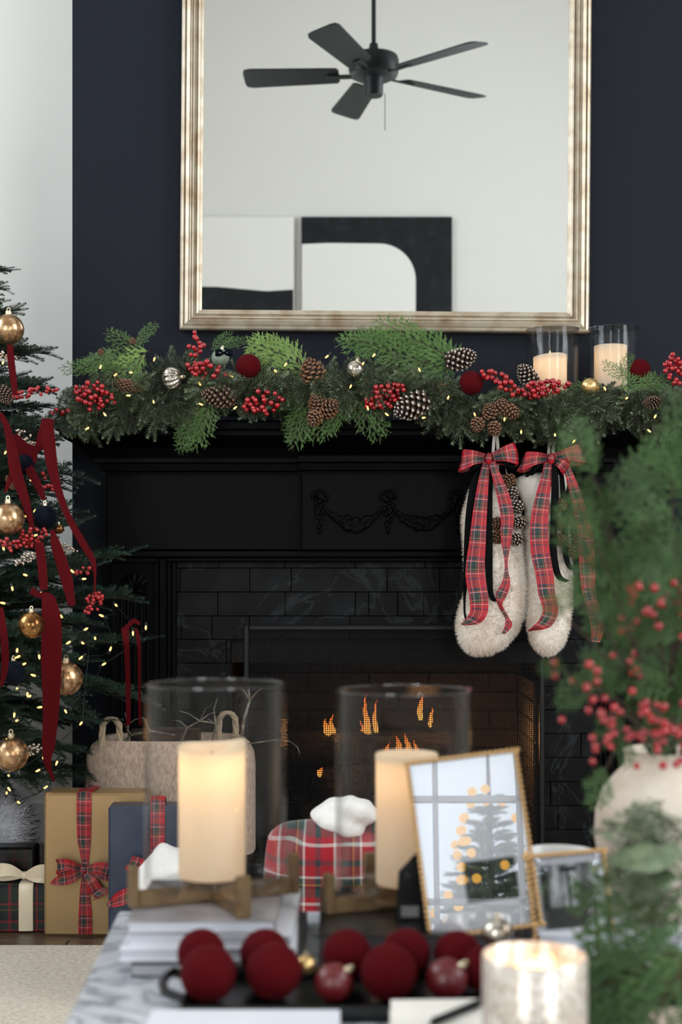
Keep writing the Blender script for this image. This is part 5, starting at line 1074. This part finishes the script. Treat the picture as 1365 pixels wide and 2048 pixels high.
# vase and bouquet
M_vase = mat('rough_cream_ceramic', (222, 208, 192), .8, noise=(9, .42, .66), col2=(196, 178, 160), bump=(30, .4, .006))
VX, VY, VZ = (1347-CX)/FPX*1.99, 1.99, .465
vase = thing('ceramic_vase', 'round rough cream ceramic vase with a short neck', 'vase', (VX, VY, VZ))
pf = [(0, 0), (.056, 0), (.062, .004), (.086, .03), (.102, .07), (.109, .11), (.107, .145), (.097, .175), (.080, .196), (.069, .206), (.066, .214), (.067, .226), (.070, .230), (.066, .231), (.061, .226), (.060, .214), (.07, .195), (.095, .16), (.095, .1), (.06, .02), (0, .01)]
MB().lathe(pf, (VX, VY, VZ), 56).build('vase_body', M_vase, vase, True, 70)
bowl = MB().lathe([(0, 0), (.03, 0), (.034, .004), (.05, .03), (.058, .066), (.056, .069), (.053, .066), (.045, .03), (.02, .010), (0, .01)], Vector(((1120-CX)/FPX*2.085, 2.085, .4655)), 40).build('ceramic_bowl', mat('white_glaze', (236, 234, 230), .3), None, True, 50)
tag(bowl, 'white ceramic bowl rim showing between the two bead frames', 'bowl'); 
bq = thing('greenery_bouquet', 'loose cedar and red berry bouquet standing in the cream vase', 'bouquet', (VX, VY, VZ+.22)); rq = random.Random(12)
M_ced3 = mat('dark_cedar_leaf', (50, 78, 34), .55, spec=.4, rnd=.2, noise=(26, .4, .7), col2=(70, 98, 48))
CEDL = [cedar_mesh(s, .16, .55, M_ced3, .0062, .35) for s in (21, 22, 23)]
mouth = Vector((VX, VY, VZ+.20))
def cedar_stem(tx, ty, td, n, sc, bend=(0, 0, 0), lo=.3):
    tip = P(tx, ty, td); r0 = mouth+Vector((rq.uniform(-.03, .03), rq.uniform(-.03, .03), 0)); mid = r0.lerp(tip, .5)+Vector(bend)+Vector((0, 0, .05)); pts = [r0*(1-t)**2+mid*2*t*(1-t)+tip*t*t for t in np.linspace(0, 1, 12)]
    MB().tube(pts, list(np.linspace(.003, .001, 12)), 5).build('stem', M_bark, bq, True)
    for i in range(n):
        t = lo+(1-lo)*i/max(1, n-1); k = min(10, int(t*11)); p = pts[k].lerp(pts[k+1], t*11-k); tg = (pts[k+1]-pts[k]).normalized()
        sd = tg.cross(Vector((rq.uniform(-.4, .4), 1, rq.uniform(-.3, .3)))).normalized()*(1 if i % 2 else -1); dr = tg if i == n-1 else (tg*.75+sd*.7).normalized()
        inst('cedar_sprig', CEDL[rq.randrange(3)], frame_mat(p, dr, Vector((rq.uniform(-.3, .3), -1, rq.uniform(-.2, .5))), sc*rq.uniform(.8, 1.15)), bq)
for a in ((1188, 955, 1.78, 6, .48), (1212, 1060, 1.76, 5, .46), (1228, 1160, 1.8, 5, .46), (1192, 1085, 1.74, 4, .42), (1345, 985, 1.80, 7, .58), (1385, 950, 1.9, 7, .66), (1400, 1060, 1.8, 6, .62), (1300, 1130, 1.8, 4, .42), (1365, 1150, 1.7, 5, .55), (1170, 1210, 1.66, 4, .4), (1130, 1345, 1.68, 2, .28), (1190, 1390, 1.72, 4, .38), (1215, 1535, 1.78, 3, .34, (0, 0, .05)), (1255, 1240, 1.7, 4, .46), (1390, 1250, 1.75, 5, .55), (1130, 1235, 1.7, 2, .28), (1330, 1350, 1.8, 4, .46), (1380, 1430, 1.82, 4, .46)): cedar_stem(*a)
def berry_stem(tx, ty, td, n, spread):
    tip = P(tx, ty, td); pts = [mouth.lerp(tip, t)+Vector((0, 0, .03*math.sin(PI*t))) for t in np.linspace(0, 1, 8)]; s_ = MB().tube(pts, .0016, 5).build('berry_stem', M_bark, bq, True)
    for i in range(n):
        p = tip+Vector((rq.triangular(-2, 2)*spread, rq.triangular(-1.2, 1.2)*spread, rq.triangular(-2, 2)*spread)); inst('berry', BERRY, Matrix.Translation(p) @ Matrix.Scale(rq.uniform(.0042, .0055), 4), s_)
for a in ((1310, 1215, 1.72, 14, .022), (1355, 1195, 1.75, 8, .015), (1155, 1370, 1.7, 9, .022), (1195, 1430, 1.72, 13, .024), (1225, 1470, 1.75, 12, .02), (1300, 1420, 1.7, 12, .018), (1345, 1440, 1.7, 12, .02), (1320, 1480, 1.75, 10, .02), (1255, 1330, 1.8, 6, .02), (1365, 1490, 1.72, 8, .016), (1250, 1260, 1.75, 4, .012)): berry_stem(*a)
# cedar trailing over the table's right corner
tr_ = thing('cedar_bough', 'cedar bough trailing over the tray at the lower right', 'cedar bough', P(1330, 1900, 1.62))
def bough(px, py, d, ang, Lpx, fwd, me): s_ = Lpx/FPX*d/(.16 if me in CEDL else .12); inst('cedar_sprig' if me in CEDL else 'fir_sprig', me, frame_mat(P(px, py, d), v2(ang, fwd), Vector((rq.uniform(-.2, .2), -1, .5)), s_), tr_)
for a in ((1400, 1760, 1.62, 200, 260, .1, CEDL[0]), (1390, 1830, 1.6, 188, 240, .15, CEDL[1]), (1380, 1860, 1.58, 215, 220, .2, CEDL[2]), (1370, 1900, 1.56, 205, 240, .1, CEDL[0]), (1400, 1900, 1.54, 225, 240, .2, CEDL[1]), (1330, 1950, 1.56, 215, 190, .1, CEDL[2]), (1300, 1930, 1.58, 195, 170, .1, CEDL[1]), (1390, 1670, 1.66, 185, 200, .1, FIR[0]), (1370, 1640, 1.66, 195, 170, .1, FIR[1]), (1380, 1720, 1.64, 170, 190, .15, FIR[2]), (1280, 1980, 1.56, 235, 140, .1, CEDL[0]), (1360, 1800, 1.6, 175, 150, .2, FIR[3]), (1330, 1600, 1.7, 230, 120, .1, CEDL[2])): bough(*a)
M_leaf = mat('broad_leaf', (96, 112, 84), .5, noise=(20, .4, .7), col2=(120, 132, 100))
for (px, py, ang, Lpx) in ((1345, 1720, 175, 130), (1350, 1745, 205, 125), (1365, 1700, 200, 90)):
    d = 1.63; L = Lpx/FPX*d; M = frame_mat(P(px, py, d), v2(ang, .2), Vector((0, -.8, .6))); m = MB(); n = 10; vs = []
    for i in range(n+1):
        t = i/n; w_ = L*.27*math.sin(PI*t)**.7*(1.1-.35*t)
        for a in (-1, -.5, 0, .5, 1): vs.append(M @ Vector((L*t, w_*a, -L*.18*t*t+.18*w_*abs(a))))
    m.add(vs, [(i*5+k, i*5+k+1, (i+1)*5+k+1, (i+1)*5+k) for i in range(n) for k in range(4)]); lf = m.build('leaf', M_leaf, tr_, True); md = lf.modifiers.new('thick', 'SOLIDIFY'); md.thickness = .0008
# ---------------------------------------------------------------- rug, gifts, basket, throw
rg_ = MB(); rg_.bbox((-2.6, .2, 0), (2.6, 3.57, .012), .005); tag(rg_.build('area_rug', M_rug), 'cream woven wool rug under the coffee table', 'rug')
M_gold = mat('gold_gift_paper', (164, 134, 92), .38, metal=.35, bump=(18, .08, .006)); M_navy = mat('navy_gift_paper', (50, 58, 76), .35, metal=.3, noise=(10, .4, .7), col2=(62, 70, 88), bump=(14, .15, .008)); M_satin = mat('cream_satin', (222, 206, 178), .28, sheen=.3)
DSETT = [(0, (20, 40, 30)), (.2, (14, 18, 30)), (.28, (20, 40, 30)), (.36, (120, 20, 24)), (.42, (20, 36, 30)), (.55, (120, 20, 24)), (.60, (12, 14, 20)), (.75, (20, 40, 30)), (.8, (110, 90, 50)), (.815, (20, 40, 30)), (.9, (130, 20, 24)), (.94, (16, 22, 26))]
M_giftart = tartan('dark_tartan_paper', DSETT, 7.5, 7.5, 'Object', (0, 2), .45, (.2, .35)); M_boxdk = tartan('very_dark_tartan_paper', [(a, tuple(int(v*.45) for v in c)) for a, c in DSETT], 6, 6, 'Object', (0, 2), .35, (.1, .6))
def gift(x0, x1, y0, y1, z0, z1, m, label, rot=0, lean=0):
    c = Vector(((x0+x1)/2, (y0+y1)/2, z0)); o = thing('gift_box', label, 'gift', c, 'wrapped gifts beside the hearth'); M = Matrix.Translation(c) @ Matrix.Rotation(math.radians(rot), 4, 'Z') @ Matrix.Rotation(math.radians(lean), 4, 'X')
    hx, hy, h = (x1-x0)/2, (y1-y0)/2, z1-z0; MB().bbox((-hx, -hy, 0), (hx, hy, h), .006, M).build('wrapped_box', m, o); return o, M, hx, hy, h
o, M, hx, hy, h = gift(-.773, -.505, 3.70, 3.80, 0, .372, M_gold, 'upright gold paper gift tied with a red plaid ribbon', -2)
def band_(o, M, pts, ws, wd, m, name='ribbon_band'): return MB().ribbon([M @ Vector(p) for p in pts], ws, (M.to_3x3() @ Vector(wd)), .001, 5).build(name, m, o, True)
rx = -.028; zk = .175; e = .0025
band_(o, M, [(rx+.003, hy+e, .15), (rx+.003, hy+e, h-.02), (rx+.003, hy*.6, h+e), (rx, -hy*.6, h+e), (rx, -hy-e, h-.012), (rx, -hy-e, h*.7), (rx+.002, -hy-e-.001, zk+.045), (rx+.004, -hy-e-.003, zk)], [.036, .036, .038, .038, .038, .036, .026, .012], (1, 0, 0), M_tart)
band_(o, M, [(rx+.004, -hy-e-.003, zk), (rx+.002, -hy-e-.001, zk-.05), (rx+.003, -hy-e, .06), (rx+.003, -hy-e, .006)], [.012, .024, .034, .036], (1, 0, 0), M_tart)
def small_bow(o, M, c, loops, tails, m, kr=.011):
    c = Vector(c)
    for (dx, dz, w, tilt) in loops:
        e_ = c+Vector((dx, 0, dz)); wd = (math.sin(math.radians(tilt)), 0, math.cos(math.radians(tilt)))
        band_(o, M, [c, c.lerp(e_, .5)+Vector((0, -.022, .012)), c.lerp(e_, .9)+Vector((0, -.02, .006)), e_, c.lerp(e_, .85)+Vector((0, .0, -.008)), c.lerp(e_, .45)+Vector((0, -.002, -.006)), c], [.012, w*.85, w, w*.95, w, w*.7, .012], wd, m, 'bow_loop')
    for pts, ws, tilt in tails: band_(o, M, [c+Vector(p) for p in pts], ws, (math.sin(math.radians(tilt)), 0, math.cos(math.radians(tilt))), m, 'ribbon_tail')
    MB().ball(M @ c, kr, 12, 8, sq=(1, .8, 1)).build('knot', M_tart2 if m is M_tart else m, o, True)
small_bow(o, M, (rx+.004, -hy-.014, zk), [(-.072, .01, .034, -8), (.078, -.004, .036, 20)], [([(0, 0, 0), (-.03, -.008, -.016), (-.06, -.004, -.024), (-.088, -.004, -.034)], [.012, .03, .03, .006], 10), ([(0, 0, 0), (.02, -.008, -.03), (.035, -.006, -.055), (.05, -.01, -.06), (.036, -.012, -.07)], [.012, .03, .034, .034, .03], 60)], M_tart)
o, M, hx, hy, h = gift(-.588, -.36, 3.58, 3.66, 0, .358, M_navy, 'upright navy blue gift with a plaid bow leaning before the gold one', 3)
small_bow(o, M, (.01, -hy-.014, .19), [(-.07, .03, .034, 30), (.07, .02, .036, -20)], [([(0, 0, 0), (-.03, -.008, -.03), (-.07, -.006, -.05), (-.10, -.004, -.062), (-.125, -.004, -.075)], [.012, .034, .04, .036, .008], 25), ([(0, 0, 0), (.03, -.01, -.04), (.05, -.006, -.08)], [.012, .03, .03], 60)], M_tart)
band_(o, M, [(.01, hy+e, h-.05), (.01, hy*.5, h+e), (.01, -hy-e, h-.01), (.01, -hy-e, .006)], [.036]*4, (1, 0, 0), M_tart)
o, M, hx, hy, h = gift(-1.02, -.772, 3.73, 3.87, 0, .127, M_giftart, 'low dark tartan gift with a cream satin ribbon at the left edge', 3)
band_(o, M, [(.065, hy*.8, h+e), (.065, -hy*.7, h+e), (.065, -hy-e, h-.012), (.065, -hy-e, .006)], [.037]*4, (1, 0, 0), M_satin)
small_bow(o, M, (.055, -hy+.03, h+.018), [(-.07, .014, .036, 10), (.085, .004, .042, -10)], [([(0, 0, 0), (.04, -.02, -.004), (.08, -.02, -.008)], [.012, .028, .03], 70)], M_satin)
o, M, hx, hy, h = gift(-1.03, -.82, 3.795, 3.872, .1275, .212, M_boxdk, 'small very dark gift stacked on the low tartan gift', 2)
# lined log basket
M_linen = mat('oatmeal_linen', (186, 164, 146), .95, noise=(160, .4, .62), col2=(160, 138, 122), bump=(300, .5, .003), stretch=(1, 1, .4)); M_rope = mat('sea_grass_rope', (158, 140, 116), .9, bump=(90, .4, .004)); M_wicker = mat('wicker', (110, 86, 60), .8); M_twig = mat('lichen_twig', (92, 78, 66), .9, noise=(40, .45, .6), col2=(140, 138, 122), bump=(90, .5, .004))
bx0, bx1 = (158-CX)/FPX*3.86, (505-CX)/FPX*3.86; bzt = zpx(1484, 3.86); bc = Vector(((bx0+bx1)/2, 3.99, 0))
bk = thing('log_basket', 'linen lined basket with rope handles full of twigs beside the fireplace', 'basket', bc)
def rr(hx, hy, z, n=40, p=3.2, wob=0):
    out = []
    for k in range(n):
        t = 2*PI*k/n; c_, s_ = math.cos(t), math.sin(t); f = 1/((abs(c_)**p+abs(s_)**p)**(1/p)); out.append(bc+Vector((hx*c_*f, hy*s_*f*(1+wob*math.sin(5*t)), z)))
    return out
hw = (bx1-bx0)/2; MB().rings([rr(hw*.86, .11, .004), rr(hw*.9, .115, .15), rr(hw*.93, .12, bzt-.03)]).build('basket_body', M_wicker, bk, True, 60)
MB().rings([rr(hw*1.0, .128, .17, wob=.02), rr(hw*1.0, .129, bzt-.075, wob=.015), rr(hw*.985, .128, bzt-.045), rr(hw*.93, .124, bzt-.018), rr(hw*.82, .118, bzt), rr(hw*.76, .10, bzt-.002), rr(hw*.74, .09, bzt-.05)], cap=False).build('linen_liner', M_linen, bk, True, 60)
for x, yy in (((222-CX)/FPX*3.9, 3.9), ((455-CX)/FPX*4.07, 4.07)):
    rope = MB(); pts = [Vector((x-.024, yy, bzt-.04+.07*t)) for t in (0, .2, .4, .6, .8)]+[Vector((x-.024*math.cos(t), yy, bzt+.03+.03*math.sin(t))) for t in np.linspace(.2, PI-.2, 11)]+[Vector((x+.024, yy, bzt+.016-.07*t)) for t in (0, .2, .4, .6, .8)]
    for ph in (0, 2.1, 4.2): rope.tube([q+Vector((.005*math.cos(i*.9+ph), .005*math.sin(i*.9+ph), 0)) for i, q in enumerate(pts)], .0055, 6)
    rope.build('rope_handle', M_rope, bk, True)
tw = random.Random(6); GT = 'twigs and logs in the basket'
def twig(pts, r, label, side=4):
    P3 = [P(x, y, d) for x, y, d in pts]; m = MB(); m.tube(P3, list(np.linspace(r, r*.4, len(P3))), 6)
    for i in range(side):
        k = tw.randrange(1, len(P3)-1) if len(P3) > 2 else 0; b = P3[k]; d_ = Vector((tw.uniform(-1, 1), tw.uniform(-.6, .2), tw.uniform(.1, 1))).normalized(); l = tw.uniform(.03, .07); m.tube([b, b+d_*l*.6+Vector((0, 0, .006)), b+d_*l+Vector((tw.uniform(-.01, .01), 0, tw.uniform(-.01, .01)))], [r*.5, r*.35, r*.15], 5)
    tag(m.build('twig', M_twig, None, True), label, 'twig', GT)
twig([(235, 1500, 3.98), (262, 1470, 3.96), (300, 1462, 3.95), (350, 1470, 3.96)], .005, 'forked twig beside the rope handle of the log basket')
twig([(258, 1478, 3.95), (256, 1450, 3.95), (250, 1425, 3.95)], .0028, 'thin upright twig next to the basket handle', 2)
twig([(420, 1500, 3.97), (432, 1450, 3.96), (428, 1420, 3.96), (435, 1395, 3.95)], .0035, 'crooked pale twig rising from the basket behind the left lantern', 3)
twig([(480, 1510, 3.98), (488, 1440, 3.97), (500, 1400, 3.96), (492, 1390, 3.96)], .006, 'thicker lichen covered branch behind the left lantern', 4)
twig([(360, 1490, 3.97), (375, 1455, 3.97), (400, 1442, 3.97), (440, 1448, 3.97)], .004, 'bent twig lying over the middle of the basket', 4)
twig([(480, 1490, 3.95), (550, 1480, 3.93), (580, 1482, 3.92), (596, 1495, 3.92), (600, 1508, 3.92)], .002, 'fine curled twig reaching right past the left lantern', 0)
m = MB(); m.tube([P(265, 1482, 4.02), P(330, 1478, 4.02), P(400, 1480, 4.02)], .035, 10); tag(m.build('basket_log', M_log, None, True, 60), 'dark bark log lying in the linen lined basket', 'log', GT)
# throws in front of the hearth
BS = [(0, (150, 22, 34)), (.22, (196, 190, 184)), (.27, (150, 22, 34)), (.36, (40, 60, 56)), (.5, (24, 30, 34)), (.56, (200, 150, 60)), (.575, (36, 58, 52)), (.68, (196, 190, 184)), (.72, (150, 22, 34)), (.9, (44, 50, 56))]
M_plaid = tartan('plaid_wool', BS, 8.5, 8.5, 'Object', (0, 2), .95, (.3, .1), sheen=.2)
def heap(name, c, sx, sy, h, m, label, cat, seed, group=None):
    """a throw draped over a low round stool: soft top, sides falling in folds"""
    n = 72; hr_ = random.Random(seed); ph = [hr_.uniform(0, 6) for _ in range(8)]; mb = MB(); R = []
    def at(u, z, a, rip):
        c_, s_ = math.cos(a), math.sin(a); f = 1/((abs(c_)**2.6+abs(s_)**2.6)**(1/2.6)); q = u*f*(1+rip*(.6*math.sin(9*a+ph[0])+.4*math.sin(14*a+ph[1]))); return c+Vector((sx*q*c_, sy*q*s_, max(.002, z)))
    for u in np.linspace(.02, .96, 12): R.append([at(u, h-.035*u**4+.012*math.sin(3*u*math.cos(2*PI*k/n)*2+ph[2])*math.sin(4*u*math.sin(2*PI*k/n)+ph[3])+.006*math.sin(9*u*math.cos(2*PI*k/n)+ph[4]), 2*PI*k/n, 0) for k in range(n)])
    for t in np.linspace(0, 1, 14): R.append([at(1.0+.14*t, (h-.06)*(1-t)+.002, 2*PI*k/n, .07*t**.7) for k in range(n)])
    mb.rings(R); o = mb.build(name, m, None, True, 180); return tag(o, label, cat, group)
g0 = P(690, 1700, 3.05); heap('plaid_throw', Vector((g0.x-.015, 3.05, .012)), .155, .14, .395, M_plaid, 'red and green plaid wool throw draped over a low stool before the fire', 'throw', 3)
M_fleece2 = mat('white_sherpa', (232, 228, 222), .95, bump=(90, .5, .006))
def lump(name, px, py, d, rx, rz, m, label, cat, seed):
    c = P(px, py, d); hr_ = random.Random(seed); ph = [hr_.uniform(0, 6) for _ in range(6)]; mb = MB(); mb.ball(Vector((0, 0, 0)), 1, 40, 26); out = []
    for p in mb.v:
        x, y, z = p; f = 1+.12*math.sin(3*x+ph[0]+2*z)+.09*math.sin(5*z+ph[1]+3*x)+.04*math.sin(9*x-5*z+ph[2])+.03*math.sin(7*y+ph[3]); out.append((c.x+x*rx*f, c.y+y*rx*.8*f, c.z+z*rz*f))
    mb.v = out; return tag(mb.build(name, m, None, True, 180), label, cat)
lump('fleece_throw', 692, 1634, 3.0, .062, .045, M_fleece2, 'crumpled white fleece throw end on top of the plaid heap', 'throw', 5)
g1 = P(420, 1760, 3.05); heap('white_blanket', Vector((-.345, 3.12, .012)), .10, .12, .325, M_fleece2, 'white fleece blanket draped low behind the left lantern', 'throw', 8)
# a clipped tree with yellow lights out in the garden, seen only in the bead frame's glass
t2 = Vector((.60, -5.2, -.3)); tr2 = thing('garden_tree', 'small garden tree with yellow globe lights, mirrored in the bead frame glass', 'tree', t2); x2 = random.Random(8)
MB().tube([t2, t2+Vector((0, 0, 2.9))], [.05, .01], 8).build('trunk', M_bark, tr2); z = 1.45
BR2 = []
for me in BR[:2]: q_ = me.copy(); q_.materials[0] = M_leafout; BR2.append(q_)
BULB2 = MB().ball((0, 0, 0), .03, 10, 6).mesh('bulb'); BULB2.materials.append(emitter('globe_bulb', (255, 190, 60), 2.6))
while z < 2.6:
    R = .42*(2.75-z)/1.3+.05
    for k in range(9):
        a = 2*PI*(k+x2.random())/9; dr = Vector((math.cos(a), math.sin(a), .25)).normalized(); inst('branch', BR2[x2.randrange(2)], frame_mat(t2+Vector((0, 0, z)), dr, Vector((0, 0, 1)), R/.46), tr2)
    for k in range(3): a = x2.uniform(0, PI); inst('bulb', BULB2, Matrix.Translation(t2+Vector((R*math.cos(a), R*math.sin(a), z+.05))), tr2)
    z += .085
struct(MB().box((-8, -9, -.36), (9, YR-.2, -.3)).build('floor_garden', M_leafout))
hd = MB().bbox((-4, -7.6, -.3), (5, -7.1, 1.5), .1).build('garden_hedge', M_leafout); tag(hd, 'green garden hedge outside the rear window', 'hedge')
